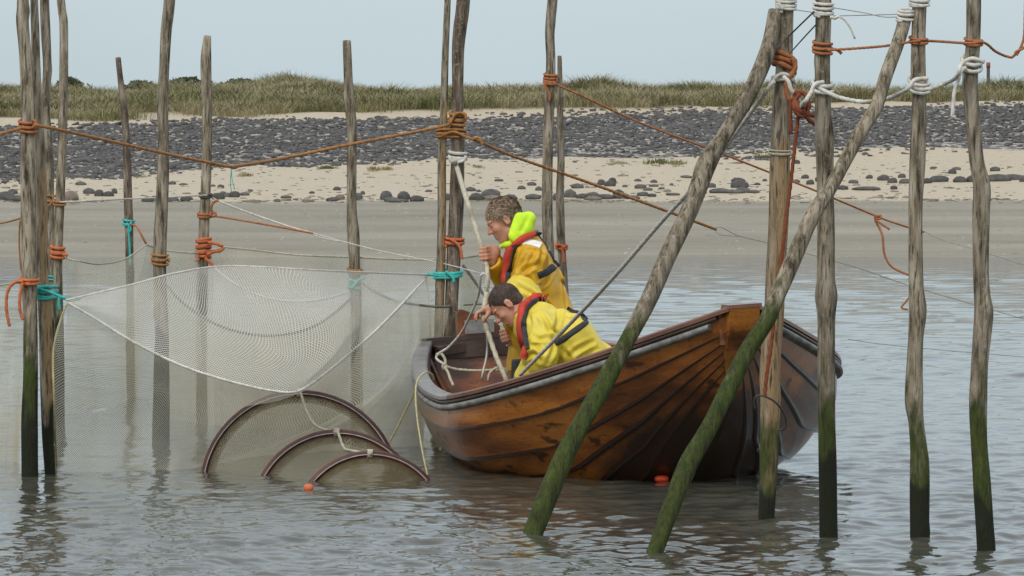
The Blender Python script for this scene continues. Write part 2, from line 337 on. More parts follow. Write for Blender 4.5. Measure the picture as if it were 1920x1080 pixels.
def ico():
    p = (1 + 5 ** .5) / 2
    V = np.array([(-1, p, 0), (1, p, 0), (-1, -p, 0), (1, -p, 0), (0, -1, p), (0, 1, p), (0, -1, -p), (0, 1, -p), (p, 0, -1), (p, 0, 1), (-p, 0, -1), (-p, 0, 1)], float)
    V /= np.linalg.norm(V[0])
    Fc = np.array([(0, 11, 5), (0, 5, 1), (0, 1, 7), (0, 7, 10), (0, 10, 11), (1, 5, 9), (5, 11, 4), (11, 10, 2), (10, 7, 6), (7, 1, 8), (3, 9, 4), (3, 4, 2), (3, 2, 6), (3, 6, 8), (3, 8, 9), (4, 9, 5), (2, 4, 11), (6, 2, 10), (8, 6, 7), (9, 8, 1)])
    return V, Fc
IV, IF = ico()
def build_riprap():
    r = np.random.default_rng(5); n = 92000
    X = r.uniform(-17.5, 17.5, n); Y = r.uniform(90, 121, n)
    P = np.stack([X, Y, 0 * X], -1)
    wob = 1.0 * noise3(P, 1.1, .3) + .6 * r.normal(size=n)
    dens = .85 - .35 * np.clip(1 - (Y - shore_y0(X)) / 6, 0, 1) - .45 * (noise3(P * np.array((.8, 3.2, 1)), 1.6, .8) > .45) - .25 * np.clip(1 - (shore_y1(X) - Y) / 2, 0, 1)
    ok = (Y + wob > shore_y0(X)) & (Y - .8 * wob < shore_y1(X)) & (r.random(n) < dens)
    X, Y = X[ok], Y[ok]; n = len(X); s = r.uniform(.028, .075, n) * (1 + .6 * (r.random(n) < .06))
    Z = terr(X, Y) + s * .12
    sc = np.stack([s * r.uniform(.9, 1.7, n), s * r.uniform(.7, 1.3, n), s * r.uniform(.35, .75, n)], -1)
    an = r.uniform(0, 6.28, n); tl = r.uniform(-.35, .35, n)
    J = IV[None] * (1 + r.uniform(-.28, .28, (n, 12, 1))); J = J * sc[:, None]
    c, sn = np.cos(an)[:, None], np.sin(an)[:, None]
    x = J[..., 0] * c - J[..., 1] * sn; y = J[..., 0] * sn + J[..., 1] * c; z = J[..., 2] + x * tl[:, None]
    V = np.stack([x + X[:, None], y + Y[:, None], z + Z[:, None]], -1).reshape(-1, 3)
    Fc = (IF[None] + 12 * np.arange(n)[:, None, None]).reshape(-1, 3)
    g = np.repeat(r.random(n), 12); pale = np.repeat((r.random(n) < .06).astype(float), 12); green = np.repeat((r.random(n) < .10).astype(float), 12)
    mt = mat('basalt', [(.035, .034, .034), (.062, .06, .061), (.10, .097, .098)], scale=2.0, rough=.75, bump=.3, bscale=9, bdist=.03)
    def af(ch, mul):
        def f(nn, l):
            a = nn.new('ShaderNodeAttribute'); a.attribute_name = 'mask'; s = nn.new('ShaderNodeSeparateColor'); l.new(a.outputs['Color'], s.inputs[0])
            ma = nn.new('ShaderNodeMath'); ma.operation = 'MULTIPLY'; ma.inputs[1].default_value = mul; l.new(s.outputs[ch], ma.inputs[0]); return ma.outputs[0]
        return f
    mixin(mt, af(0, .5), (.135, .13, .135)); mixin(mt, af(1, .8), (.38, .37, .31)); mixin(mt, af(2, .4), (.07, .085, .05))
    o = mesh('stone_revetment', V, Fc, mt, smooth=False, attr=np.stack([g, pale, green], -1))
    tag(o, 'long sloping bank of dark basalt stones between the pale beach and the dune', 'stone bank', kind='stuff')
build_riprap()
def build_pebbles():
    r = np.random.default_rng(9); n = 2600; X = r.uniform(-17, 17, n); Y = 88.2 + 14 * r.random(n) ** 1.5; Y[:1100] = 88.9 + .35 * noise3(np.stack([X[:1100], 0 * X[:1100], 0 * X[:1100]], -1), 1.0, .2) + r.normal(size=1100) * .18
    X = X + .6 * noise3(np.stack([X, Y, 0 * X], -1), 2.0, .7); s = r.uniform(.010, .034, n) * (1 + (r.random(n) < .05) * 1.2); Z = terr(X, Y) + s * .1
    J = IV[None] * (1 + r.uniform(-.25, .25, (n, 12, 1))) * np.stack([s * r.uniform(1, 2.6, n), s * r.uniform(.8, 1.6, n), s * .6], -1)[:, None]
    V = (J + np.stack([X, Y, Z], -1)[:, None]).reshape(-1, 3); Fc = (IF[None] + 12 * np.arange(n)[:, None, None]).reshape(-1, 3)
    mt = mat('pebble_mix', [(.09, .08, .065), (.20, .175, .14), (.42, .38, .31)], scale=3.0, rough=.8, bump=0)
    tag(mesh('pebbles', V, Fc, mt, smooth=False), 'scattered small pebbles, shells and wrack along the foot of the pale beach', 'pebbles', kind='stuff')
build_pebbles()

def blades(X, Y, hgt, wid, nb, spread, r, lean=.5):
    """tufts of upright tapering leaves: V, F and a random value per vertex"""
    n = len(X); X = np.repeat(X, nb); Y = np.repeat(Y, nb); hb = np.repeat(hgt, nb) * r.uniform(.55, 1.1, n * nb)
    tone = np.repeat(r.random(n), nb) * .7 + r.random(n * nb) * .3
    a = r.uniform(0, 6.28, n * nb); q = r.uniform(0, 1, n * nb) ** .6 * spread
    bx, by = X + q * np.cos(a), Y + q * np.sin(a); bz = terr(bx, by) - .05
    la = a + r.normal(size=n * nb) * .5; ln = hb * r.uniform(.1, lean, n * nb)
    wx, wy = np.cos(la + 1.57) * wid / 2, np.sin(la + 1.57) * wid / 2
    wx = np.where(np.abs(wx) < wid * .2, np.sign(wx + 1e-6) * wid * .25, wx)
    V = []
    for (h_, l_, k_) in ((0, 0, 1), (.55, .3, .8), (1, 1, .12)):
        cx, cy, cz = bx + np.cos(la) * ln * l_, by + np.sin(la) * ln * l_, bz + hb * h_ * (1 - .12 * l_)
        V += [np.stack([cx - wx * k_, cy - wy * k_, cz], -1), np.stack([cx + wx * k_, cy + wy * k_, cz], -1)]
    V = np.stack(V, 1).reshape(-1, 3); b = 6 * np.arange(n * nb)[:, None]
    Fq = np.concatenate([b + np.array([[0, 1, 3, 2]]), b + np.array([[2, 3, 5, 4]])], 0)
    return V, Fq, np.repeat(tone, 6)
def grass_mat(name, c0, c1, c2, sc=.35):
    mt = mat(name, [c0, c1, c2], scale=sc, rough=.8, bump=0, detail=4, spec=.15, pos=[.38, .5, .62])
    def f(nn, l):
        a = nn.new('ShaderNodeAttribute'); a.attribute_name = 'mask'; s = nn.new('ShaderNodeSeparateColor'); l.new(a.outputs['Color'], s.inputs[0])
        mr = nn.new('ShaderNodeMapRange'); mr.inputs[1].default_value = .45; mr.inputs[2].default_value = 1.0; mr.inputs[4].default_value = .6; l.new(s.outputs[0], mr.inputs[0]); return mr.outputs[0]
    mixin(mt, f, (.34, .31, .19)); return mt
def build_dune_grass():
    r = np.random.default_rng(11)
    n = 14000; X = r.uniform(-24, 24, n); Y = 114 + 18.5 * r.random(n) ** 1.05
    P = np.stack([X, Y, 0 * X], -1)
    edge = np.interp(X, [-13, 0, 13], [115.2, 117.0, 119.6]) + .9 * noise3(P, .9, .5)
    ok = (Y > edge); X, Y = X[ok], Y[ok]; P = P[ok]
    h = .34 + .08 * noise3(P, .5, .2) + .10 * noise3(P, 2.2, .7) + r.uniform(-.05, .05, len(X)); h = np.clip(h, .16, .7)
    V, Fq, tn = blades(X, Y, h, .018, 24, .42, r, 1.5)
    o = mesh('dune_grass', V, Fq, grass_mat('marram_grass', (.18, .185, .088), (.27, .25, .14), (.35, .315, .20)), attr=tn[:, None])
    tag(o, 'dense olive and straw coloured marram grass covering the low dune', 'dune grass', kind='stuff')
build_dune_grass()
bush_m = grass_mat('bush_leaves', (.075, .09, .05), (.10, .115, .065), (.14, .15, .09), 1.2)
def bush(px, py, wpx, hpx, label):
    r = np.random.default_rng(int(px) + 5); D = 131.5
    p = W(px, py, D); wd, hh = wpx * D / F, .72 * hpx * D / F; n = 420
    cx = p[0] + r.normal(size=n) * wd * .24; cy = D + r.normal(size=n) * .5
    zb = terr(cx, cy); top = p[2] + hh; prof = np.exp(-((cx - p[0]) / (wd * .42)) ** 2)
    cz = zb + (top * prof + (1 - prof) * p[2] - zb) * r.uniform(.15, 1, n) ** .6
    s = r.uniform(.04, .11, n); d1 = r.normal(size=(n, 3)); d1 /= np.linalg.norm(d1, axis=1)[:, None]; d2 = np.cross(d1, r.normal(size=(n, 3))); d2 /= np.linalg.norm(d2, axis=1)[:, None]
    c = np.stack([cx, cy, cz], -1)
    V = np.stack([c - d1 * s[:, None], c + d2 * s[:, None] * .7, c + d1 * s[:, None], c - d2 * s[:, None] * .7], 1).reshape(-1, 3)
    Fl = [tuple(4 * i + k for k in range(4)) for i in range(n)]
    for k in range(9):
        x = p[0] + r.normal() * wd * .2; b = np.array((x, D, terr(np.array(x), np.array(D)) - .05)); t = np.array((x + r.normal() * .2, D + r.normal() * .2, p[2] + hh * r.uniform(.4, 1.25)))
        v, f, _ = tube(np.array([b, (b + t) / 2 + r.normal(size=3) * .04, t]), np.array([.025, .016, .008]), 4); f = [tuple(i + len(V) for i in q) for q in f]; V = np.vstack([V, v]); Fl += f
    o = mesh('dune_bush', V, Fl, bush_m, smooth=False, attr=np.tile(r.random(len(V))[:, None] * .5, (1, 1)))
    tag(o, label, 'bush', 'bushes on the dune crest')
bush(132, 158, 46, 16, 'dark bush on the dune crest just right of the leftmost group of tall poles')
bush(265, 160, 60, 10, 'low dark green bush on the dune crest just right of the thin crooked pole')
bush(350, 155, 90, 14, 'broad dark green bush on the dune crest behind the short pole with orange lashings')
bush(452, 158, 70, 12, 'scrubby bush with bare twigs on the dune crest left of the highest dune hump')
# tufts on the beach
def tuft(px, py, wpx, hpx, label, green=.3):
    r = np.random.default_rng(int(px)); D = 101.5
    for _ in range(40):
        z = float(terr(np.array((px - 960) / F * D), np.array(D))); row = YH + (H - z) * F / D
        D += (row - py) * .06
    x = (px - 960) / F * D; n = 16
    V, Fq, tn = blades(x + r.normal(size=n) * wpx * D / F * .25, D + r.normal(size=n) * .15, np.full(n, hpx * D / F), .022, 10, .08, r, .6)
    o = mesh('beach_grass_tuft', V, Fq, M['tuftg'] if green > .5 else M['tufty'], attr=tn[:, None]); tag(o, label, 'grass tuft', 'grass tufts on the upper beach')
M['tuftg'] = grass_mat('green_tuft', (.09, .12, .04), (.13, .15, .05), (.16, .17, .07)); M['tufty'] = grass_mat('straw_tuft', (.2, .19, .09), (.27, .24, .12), (.3, .28, .15))
for a in [(612, 316, 50, 12, 'wide low grass tuft on the sand left of the mossy short pole', 1), (700, 318, 22, 12, 'small straw coloured tuft on the sand just right of the mossy short pole', 0), (725, 318, 18, 10, 'second small straw tuft right of the mossy short pole', 0), (462, 330, 22, 11, 'small straw tuft on the sand under the low point of the long ochre rope', 0), (262, 332, 30, 8, 'dry flat tuft on the sand right of the short thin pole', 0),
          (1160, 306, 40, 9, 'faint tuft on the sand between the boatman and the large leaning pole', 0), (1232, 306, 54, 14, 'widest green tuft on the upper beach near the large leaning pole', 1), (1268, 308, 24, 14, 'straw tuft touching the widest green tuft', 0), (1428, 296, 26, 12, 'green tuft on the upper beach just left of the split brown pole', 1), (895, 312, 22, 8, 'thin green tuft on the sand right of the pair of lashed poles', 1)]: tuft(*a)
# beach rocks
M['rock'] = mat('dark_beach_rock', [(.035, .036, .036), (.075, .074, .07), (.12, .115, .105)], scale=5, rough=.7, bump=.5, bscale=14, bdist=.04, randv=.3)
M['rockb'] = mat('brown_beach_rock', [(.12, .10, .08), (.19, .155, .125), (.24, .2, .165)], scale=5, rough=.75, bump=.5, bscale=14, bdist=.04, randv=.2)
def sub_ico(V, Fc):
    E = {}; V = [tuple(v) for v in V]; o = []
    def mid(a, b):
        k = (min(a, b), max(a, b))
        if k not in E: v = (np.array(V[a]) + np.array(V[b])) / 2; V.append(tuple(v / np.linalg.norm(v))); E[k] = len(V) - 1
        return E[k]
    for a, b, c in Fc: x, y, z = mid(a, b), mid(b, c), mid(c, a); o += [(a, x, z), (b, y, x), (c, z, y), (x, y, z)]
    return np.array(V), np.array(o)
SV, SF = sub_ico(IV, IF)
ROCKS = [(12, 368, 34, 13), (34, 372, 46, 9), (24, 360, 20, 8), (132, 368, 28, 15), (166, 359, 20, 9), (186, 363, 16, 10), (204, 364, 20, 8), (215, 359, 11, 8), (141, 374, 10, 7), (276, 374, 22, 9), (290, 371, 14, 6), (322, 374, 26, 9), (350, 373, 24, 9), (323, 343, 13, 6), (343, 345, 16, 3), (408, 368, 24, 11), (418, 362, 12, 6), (427, 366, 12, 7), (440, 365, 20, 10), (458, 364, 18, 5), (414, 350, 12, 6), (400, 348, 8, 4), (152, 344, 20, 6), (470, 357, 10, 4),
         (537, 369, 20, 5), (520, 376, 12, 5), (585, 361, 10, 4), (632, 354, 14, 6), (638, 370, 18, 9), (624, 374, 24, 6), (671, 370, 16, 12), (680, 362, 8, 6), (725, 368, 22, 14), (735, 374, 30, 7), (757, 368, 24, 13), (782, 373, 26, 9), (804, 358, 12, 4), (745, 376, 40, 5), (838, 370, 12, 12), (882, 355, 20, 7), (897, 358, 8, 4), (893, 370, 26, 12), (920, 363, 34, 12), (922, 371, 42, 8), (955, 371, 26, 10), (935, 338, 16, 4), (963, 370, 10, 8), (978, 352, 16, 6), (1000, 369, 30, 9), (1010, 354, 14, 7),
         (997, 345, 16, 6), (1042, 370, 10, 12), (1070, 364, 22, 13), (1083, 349, 24, 8), (1092, 368, 24, 8), (1110, 367, 26, 11), (1112, 372, 30, 6), (1128, 343, 14, 9), (1144, 345, 20, 9), (1148, 340, 16, 9), (1135, 369, 30, 8), (1160, 362, 20, 10), (1172, 349, 10, 4), (1166, 368, 30, 9), (1196, 338, 13, 4), (1200, 350, 20, 7), (1214, 355, 16, 5), (1185, 370, 26, 6), (1226, 340, 13, 5), (1225, 348, 18, 4), (1204, 364, 20, 7), (1240, 353, 10, 3), (1259, 346, 7, 4), (1262, 364, 24, 4), (1287, 331, 22, 4), (1222, 366, 18, 6),
         (1320, 358, 10, 10), (1335, 348, 15, 8), (1385, 338, 24, 8), (1386, 346, 32, 13), (1393, 357, 26, 9), (1350, 358, 40, 7), (1375, 359, 40, 6), (1420, 345, 12, 4), (1412, 359, 24, 5), (1434, 338, 8, 4), (1510, 332, 12, 6), (1494, 304, 12, 6), (1493, 340, 14, 5), (1519, 342, 16, 8), (1536, 336, 16, 9), (1600, 341, 18, 6), (1630, 332, 12, 6), (1656, 334, 20, 9), (1672, 339, 18, 8), (1690, 330, 14, 7), (1696, 340, 22, 8), (1625, 353, 50, 6), (1580, 352, 20, 7), (1676, 352, 14, 6), (1760, 336, 36, 11), (1785, 322, 14, 8), (1794, 316, 16, 5), (1800, 337, 26, 10), (1750, 314, 14, 3), (1865, 317, 20, 8), (1870, 334, 46, 12), (1900, 333, 34, 10), (1826, 336, 24, 11), (1738, 340, 18, 8), (1919, 336, 16, 10)]
def near_what(px):
    marks = [(50, 'the leftmost poles'), (236, 'the thin crooked pole'), (305, 'the brown lashed pole'), (388, 'the orange lashed short pole'), (657, 'the mossy short pole'), (845, 'the twin poles'), (1030, 'the standing man'), (1290, 'the leaning pole'), (1460, 'the split brown pole'), (1547, 'the white wrapped pole'), (1720, 'the straight right pole'), (1835, 'the rightmost pole')]
    m = min(marks, key=lambda q: abs(q[0] - px)); dd = abs(m[0] - px); return ('just ' if dd < 22 else '' if dd < 60 else 'well ') + ('left of ' if px < m[0] else 'right of ') + m[1]
for i, (px, py, wp, hp) in enumerate(ROCKS):
    r = np.random.default_rng(100 + i); D = 90.
    for _ in range(60):
        z = float(terr(np.array((px - 960) / F * D), np.array(D))); row = YH + (H - z) * F / D
        D += (row - (py + hp * .45)) * .06
    k = D / F; V = SV * (1 + .12 * noise3(SV * 2.2 + i, 1.0, .3))[:, None] * (1 + r.uniform(-.07, .07, (len(SV), 1)))
    V = V * np.array((wp * k * .56, wp * k * .4, hp * k * .85)); a = r.uniform(-.4, .4); c, s_ = math.cos(a), math.sin(a)
    V = np.stack([V[:, 0] * c - V[:, 1] * s_, V[:, 0] * s_ + V[:, 1] * c, V[:, 2]], -1) + np.array(((px - 960) / F * D, D, z + hp * k * .32))
    brown = r.random() < .15
    size = 'huge' if wp > 38 else 'large' if wp > 28 else 'medium' if wp > 20 else 'small' if wp > 13 else 'tiny'; sh = 'flat' if hp < wp * .36 else 'rounded' if hp < wp * .6 else 'blocky'
    zone = 'high up the sand' if py < 344 else 'by the wet sand' if py > 362 or (px > 1300 and py > 350) else 'on pale sand'
    tag(mesh('beach_rock', V, SF, M['rockb' if brown else 'rock'], smooth=False), f"{size} {sh} {'brown' if brown else 'dark'} rock {zone} {near_what(px)}", 'rock', 'rocks strewn along the beach')
# things far away
def far_marker():
    D = 140.; p = W(1853, 140, D); k = D / F
    t = empty('marker_post', (p[0], D, terr(np.array(p[0]), np.array(D))), 'tiny distant marker post with a red band on the dune near the right edge', 'post')
    z0 = t.location.z; zt = W(1853, 117, D)[2]
    v, f, _ = tube([(p[0], D, z0), (p[0], D, zt - 10 * k)], 3.2 * k, 8); mesh('post', v, f, M['dark'], t)
    v, f, _ = tube([(p[0], D, zt - 10 * k), (p[0], D, zt)], 3.8 * k, 8); mesh('band', v, f, M['red'], t)
far_marker()
def blue_thing():
    D = 84.; p = W(12, 431, D); k = D / F; r = np.random.default_rng(2)
    V = SV * (1 + .15 * noise3(SV * 2, 1, .7))[:, None] * np.array((22 * k, 12 * k, 6 * k)) + p + np.array((0, 0, .02))
    V[:, 2] = np.maximum(V[:, 2], p[2] - 4 * k)
    tag(mesh('blue_tarpaulin', V, SF, M['blue']), 'crumpled blue sheet lying on the wet sand at the left edge', 'tarpaulin')
blue_thing()

# ------------------------------------------------------------------ poles
POLES = {}
def pole(key, pts, Db, label, Dt=None, algae=None, wet=None, tan=None, m='pole', group='wooden poles of the fish trap', below=.5, above=True):
    """pts: (px, py, width px) from the top down; algae=(row where it starts, row of full cover, strength)"""
    pts = [np.array(p, float) for p in pts]
    if above and pts[0][1] <= 0:                        # carries on above the frame
        d = (pts[0] - pts[1]); d = d / max(1, abs(d[1])) * (90 + 40 * ((len(key) * 37 + int(pts[0][0])) % 5)); pts.insert(0, np.array((pts[0][0] + d[0] * .6, pts[0][1] - abs(d[1]), pts[0][2] * .95)))
    top, bot = pts[0][1], pts[-1][1]; Dt = Dt or Db
    def dep(py): return Db + (Dt - Db) * (bot - py) / (bot - top)
    cp = []
    for i_, (x, y, wd) in enumerate(pts):
        D = dep(y); p = W(x, y, D); q0, q1 = pts[max(0, i_ - 1)], pts[min(len(pts) - 1, i_ + 1)]; dx_, dy_ = q1[0] - q0[0], q1[1] - q0[1]
        cp.append((*p, wd * D / F / 2 * abs(dy_) / math.hypot(dx_, dy_)))
    d = np.array(cp[-1]) - np.array(cp[-2]); d = d / np.linalg.norm(d[:3]); last = np.array(cp[-1]) + d * below; last[3] = cp[-1][3]; cp.append(last)
    P = cat(cp, 12); P, s = resample(P, .022); C3 = P[:, :3]; R = P[:, 3]
    r = np.random.default_rng(abs(hash_(key)))
    seg = 26; T, A, B = frames(C3); a = np.linspace(0, 2 * np.pi, seg, endpoint=False)
    o = r.uniform(0, 50)
    th = a[None] + .25 * np.sin(s[:, None] * 1.7 + o)
    q = np.stack(np.broadcast_arrays(np.cos(th) * 1.0, np.sin(th) * 1.0, s[:, None] * .9 + o), -1)
    rr = 1 + .07 * noise3(q * np.array((1.4, 1.4, 2.2)), 1.0, .2) + .035 * noise3(q * np.array((3, 3, 7)), 1.0, .6)
    crack = noise3(q * np.array((4.5, 4.5, .7)), 1.2, .9); rr -= .10 * np.exp(-(crack / .10) ** 2) * (.5 + .5 * np.sin(s[:, None] * 2 + o))
    for _ in range(int(s[-1] * 2.0)):                    # knots
        ks, ka, kh = r.uniform(0, s[-1]), r.uniform(0, 6.28), r.uniform(.10, .26)
        da = (th - ka + np.pi) % (2 * np.pi) - np.pi
        rr += kh * np.exp(-(da / .45) ** 2 - ((s[:, None] - ks) / .035) ** 2)
    V = C3[:, None] + (R[:, None] * rr)[..., None] * (np.cos(a)[None, :, None] * A[:, None] + np.sin(a)[None, :, None] * B[:, None])
    n = len(C3); i = np.arange(n - 1)[:, None]; j = np.arange(seg)[None]
    Fl = [tuple(f) for f in np.stack([i * seg + j, i * seg + (j + 1) % seg, (i + 1) * seg + (j + 1) % seg, (i + 1) * seg + j], -1).reshape(-1, 4)]
    V = V.reshape(-1, 3); Fl = [f[::-1] for f in Fl]
    V = np.vstack([V, C3[:1] + np.array((0, 0, .004))]); Fl += [(k, (k + 1) % seg, len(V) - 1) for k in range(seg)]
    py = YH + (H - V[:, 2]) * F / np.maximum(V[:, 1], 1)
    at = np.zeros((len(V), 3))
    jit = 45 * noise3(V * np.array((1, 1, .35)), 26, .3) + 30 * noise3(V, 6, .5)
    if algae: at[:, 0] = np.clip((py + jit - algae[0] + 90) / max(1, algae[1] - algae[0] + 190), 0, 1) * (algae[2] + .1)
    if wet: at[:, 1] = np.clip((py + jit * 1.2 - wet + 50) / 130, 0, 1) * 1.25
    if tan: at[:, 2] = np.clip((py - tan[0]) / 60, 0, 1) * np.clip((tan[1] - py) / 60, 0, 1) * tan[2] * (.35 + .65 * (V[:, 0] > np.r_[np.repeat(C3[:, 0], seg), C3[0, 0]] - R.mean() * .1)) + .1
    ob = mesh('wooden_pole', V, Fl, M[m], attr=at, origin=tuple(C3[-1])); tag(ob, label, 'wooden pole', group)
    pys = YH + (H - C3[:, 2]) * F / C3[:, 1]
    POLES[key] = (pys, C3, R)
    return ob
def hash_(s): return sum((i + 3) * ord(c) * 131 for i, c in enumerate(s)) % 99991
def pc(key, py):
    pys, C3, R = POLES[key]; return np.array([np.interp(py, pys, C3[:, k]) for k in range(3)]), np.interp(py, pys, R)
WL = lambda py: DW(py)
pole('a1', [(43, 0, 22), (42, 38, 24), (47, 100, 23), (52, 200, 26), (52, 300, 28), (54, 450, 27), (55, 540, 28), (57, 600, 27), (57, 700, 29), (55, 800, 31), (56, 893, 31)], WL(893), 'leftmost tall grey pole, nearest of the left group, tied with orange rope high up', algae=(520, 640, .75), wet=770)
pole('a2', [(64, 0, 15), (66, 60, 16), (70, 200, 18), (75, 300, 20), (78, 400, 21), (79, 500, 21), (83, 560, 24), (86, 650, 25), (89, 800, 23), (94, 889, 21)], WL(889), 'tan stripped pole standing just right of the leftmost pole', algae=(820, 900, .5), wet=770, tan=(290, 800, .8))
pole('a3', [(84, 0, 18), (86, 60, 19), (89, 130, 17), (85, 200, 19), (91, 300, 19), (94, 400, 17), (97, 500, 18), (101, 600, 19), (104, 700, 19), (104, 765, 19)], WL(765), 'thin grey pole behind the tan stripped pole, third of the left group', algae=(560, 640, .7), wet=600)
pole('a4', [(114, 0, 15), (119, 45, 16), (119, 150, 17), (117, 250, 17), (113, 350, 18), (109, 450, 18), (108, 520, 17), (111, 640, 18), (112, 785, 19)], WL(785), 'slender pole right of the left group with a bright orange lashing', algae=(500, 600, .6), wet=640)
pole('b1', [(221, 108, 10), (225, 145, 11), (231, 190, 13), (235, 240, 14), (238, 300, 15), (240, 380, 16), (242, 430, 16), (244, 560, 15), (245, 690, 16), (246, 740, 16)], WL(738), 'short thin crooked dark pole with turquoise rope tied round it', m='pole_dark', wet=520)
pole('c1', [(318, 0, 22), (312, 60, 21), (308, 130, 20), (305, 200, 22), (307, 300, 22), (303, 400, 24), (300, 480, 25), (301, 560, 26), (304, 620, 26), (303, 700, 30), (301, 838, 32)], WL(822), 'tall grey pole behind the net with a brown lashing and sagging net edge', algae=(600, 900, .35), wet=600)
pole('d1', [(389, 67, 14), (386, 118, 21), (388, 200, 19), (388, 300, 19), (384, 400, 20), (380, 500, 20), (378, 560, 21), (378, 640, 20), (378, 775, 20)], WL(775), 'short sawn off pole with three separate orange and brown lashings', wet=570)
pole('e1', [(650, 76, 16), (654, 180, 18), (659, 230, 18), (659, 300, 18), (659, 390, 19), (662, 440, 23), (665, 510, 20), (668, 600, 22), (668, 700, 24), (668, 800, 25)], WL(785), 'short mossy sawn off pole behind the white net near the middle', algae=(330, 620, .55), wet=600)
pole('f1', [(839, 0, 12), (835, 100, 13), (832, 200, 14), (828, 300, 16), (828, 400, 16), (826, 500, 17), (822, 640, 17), (817, 804, 18)], 29.5, 'thin straight tan pole, left one of the lashed pair by the boat stern', algae=(560, 700, .5), wet=700, tan=(150, 650, .6))
pole('g1', [(869, 0, 25), (863, 50, 26), (859, 100, 24), (858, 200, 22), (858, 300, 25), (855, 400, 27), (851, 480, 27), (847, 560, 26), (844, 640, 25), (833, 804, 26)], 29.5, 'thick dark pole, right one of the lashed pair by the boat stern', algae=(600, 720, .5), wet=690, m='pole_dark')
pole('h1', [(1036, 0, 20), (1031, 60, 18), (1033, 120, 18), (1030, 200, 20), (1027, 300, 20), (1026, 400, 20), (1029, 480, 20), (1034, 600, 20), (1038, 770, 20)], WL(770), 'tall weathered pole behind the standing man with orange rope tied high up', algae=(330, 600, .4), wet=620)
pole('i1', [(1049, 105, 8), (1050, 160, 11), (1050, 200, 12), (1052, 300, 13), (1050, 360, 15), (1052, 450, 16), (1058, 530, 14), (1064, 640, 15), (1070, 765, 15)], WL(765), 'thin pointed pole right behind the standing man with an orange knot', algae=(400, 560, .5), wet=560)
pole('j1', [(1474, -45, 30), (1474, 0, 30), (1471, 100, 31), (1465, 200, 34), (1462, 300, 38), (1460, 400, 37), (1455, 500, 38), (1450, 600, 39), (1443, 700, 38), (1444, 750, 38), (1441, 850, 34), (1436, 972, 32)], WL(972), 'thick split brown pole in front of the boat bow, rusty at its foot', algae=(700, 800, .55), wet=930, tan=(240, 960, 1.2), above=False)
pole('k1', [(1452, 20, 24), (1440, 90, 31), (1402, 180, 33), (1357, 255, 34), (1329, 300, 41), (1308, 355, 37), (1290, 400, 36), (1252, 480, 36), (1217, 560, 35), (1170, 650, 35), (1124, 735, 43), (1092, 790, 42), (1060, 850, 42), (1030, 920, 43), (998, 1000, 40)], WL(1000), 'left one of two large leaning poles, bare on top and green below', Dt=WL(972) - .02, algae=(560, 660, .85), wet=None, below=.45, above=False)
pole('l1', [(1544, 0, 29), (1542, 100, 28), (1543, 200, 30), (1546, 260, 35), (1548, 350, 32), (1549, 450, 32), (1549, 520, 32), (1549, 555, 40), (1549, 600, 32), (1549, 700, 32), (1550, 800, 33), (1551, 850, 34), (1554, 1002, 35)], WL(1002), 'upright pole with white and orange wraps near its top, standing right of the boat bow', algae=(600, 860, .85), wet=895)
pole('m1', [(1700, 22, 24), (1687, 70, 25), (1662, 140, 26), (1643, 200, 28), (1612, 250, 31), (1580, 310, 30), (1555, 355, 32), (1520, 410, 34), (1490, 480, 34), (1455, 560, 34), (1438, 600, 37), (1400, 660, 39), (1365, 730, 38), (1330, 800, 38), (1290, 870, 41), (1262, 940, 37), (1228, 1034, 34)], WL(1034), 'right one of two large leaning poles, its green foot nearest the bottom edge', Dt=WL(1010), algae=(560, 640, .95), wet=None, below=.45, above=False)
pole('n1', [(1724, -30, 28), (1724, 0, 29), (1722, 80, 28), (1722, 140, 30), (1724, 180, 28), (1720, 300, 30), (1716, 400, 26), (1717, 530, 28), (1720, 582, 33), (1716, 640, 29), (1713, 745, 34), (1717, 790, 29), (1722, 840, 32), (1724, 880, 36), (1724, 1010, 37)], WL(1010), 'straight pole second from the right edge with a very dark foot', algae=(640, 780, .55), wet=850)
pole('o1', [(1826, 0, 28), (1825, 80, 27), (1820, 150, 30), (1824, 220, 29), (1832, 300, 30), (1842, 350, 35), (1840, 400, 34), (1839, 500, 31), (1842, 560, 32), (1844, 590, 37), (1837, 680, 33), (1834, 760, 36), (1836, 830, 34), (1843, 920, 36), (1850, 1029, 35)], WL(1029), 'rightmost tall pole, bent, mossy green over its lower half', algae=(640, 800, .8), wet=880)

# ------------------------------------------------------------------ ropes
def dep_of(key, py): return pc(key, py)[0][1]
def rope_parts(pts, rpx, n=10, lay=True, smooth=True):
    """pts (px,py,D) -> tube"""
    w_ = [W(x, y, D) for x, y, D in pts]
    P = cat(w_, n) if smooth else np.array(w_); P, s = resample(P, .02 if len(w_) < 4 else .015)
    rr = rpx * np.mean([p[2] for p in pts]) / F
    if lay and rpx > 2.2: P2, _ = resample(P, min(.012, rr)); return tube(P2, rr, 9, twist=1 / (rr * 2.2), lobe=.13)
    return tube(P, rr, 6)
def rope(label, pts, rpx, m, cat_='rope', group=None, name='rope', lay=True, extra=()):
    parts = [rope_parts(pts, rpx, lay=lay)] + [e_ if isinstance(e_[0], np.ndarray) else rope_parts(e_, rpx, lay=lay) for e_ in extra]
    V, Fl, U = join(parts); return tag(mesh(name, V, Fl, M[m], uv=U), label, cat_, group)
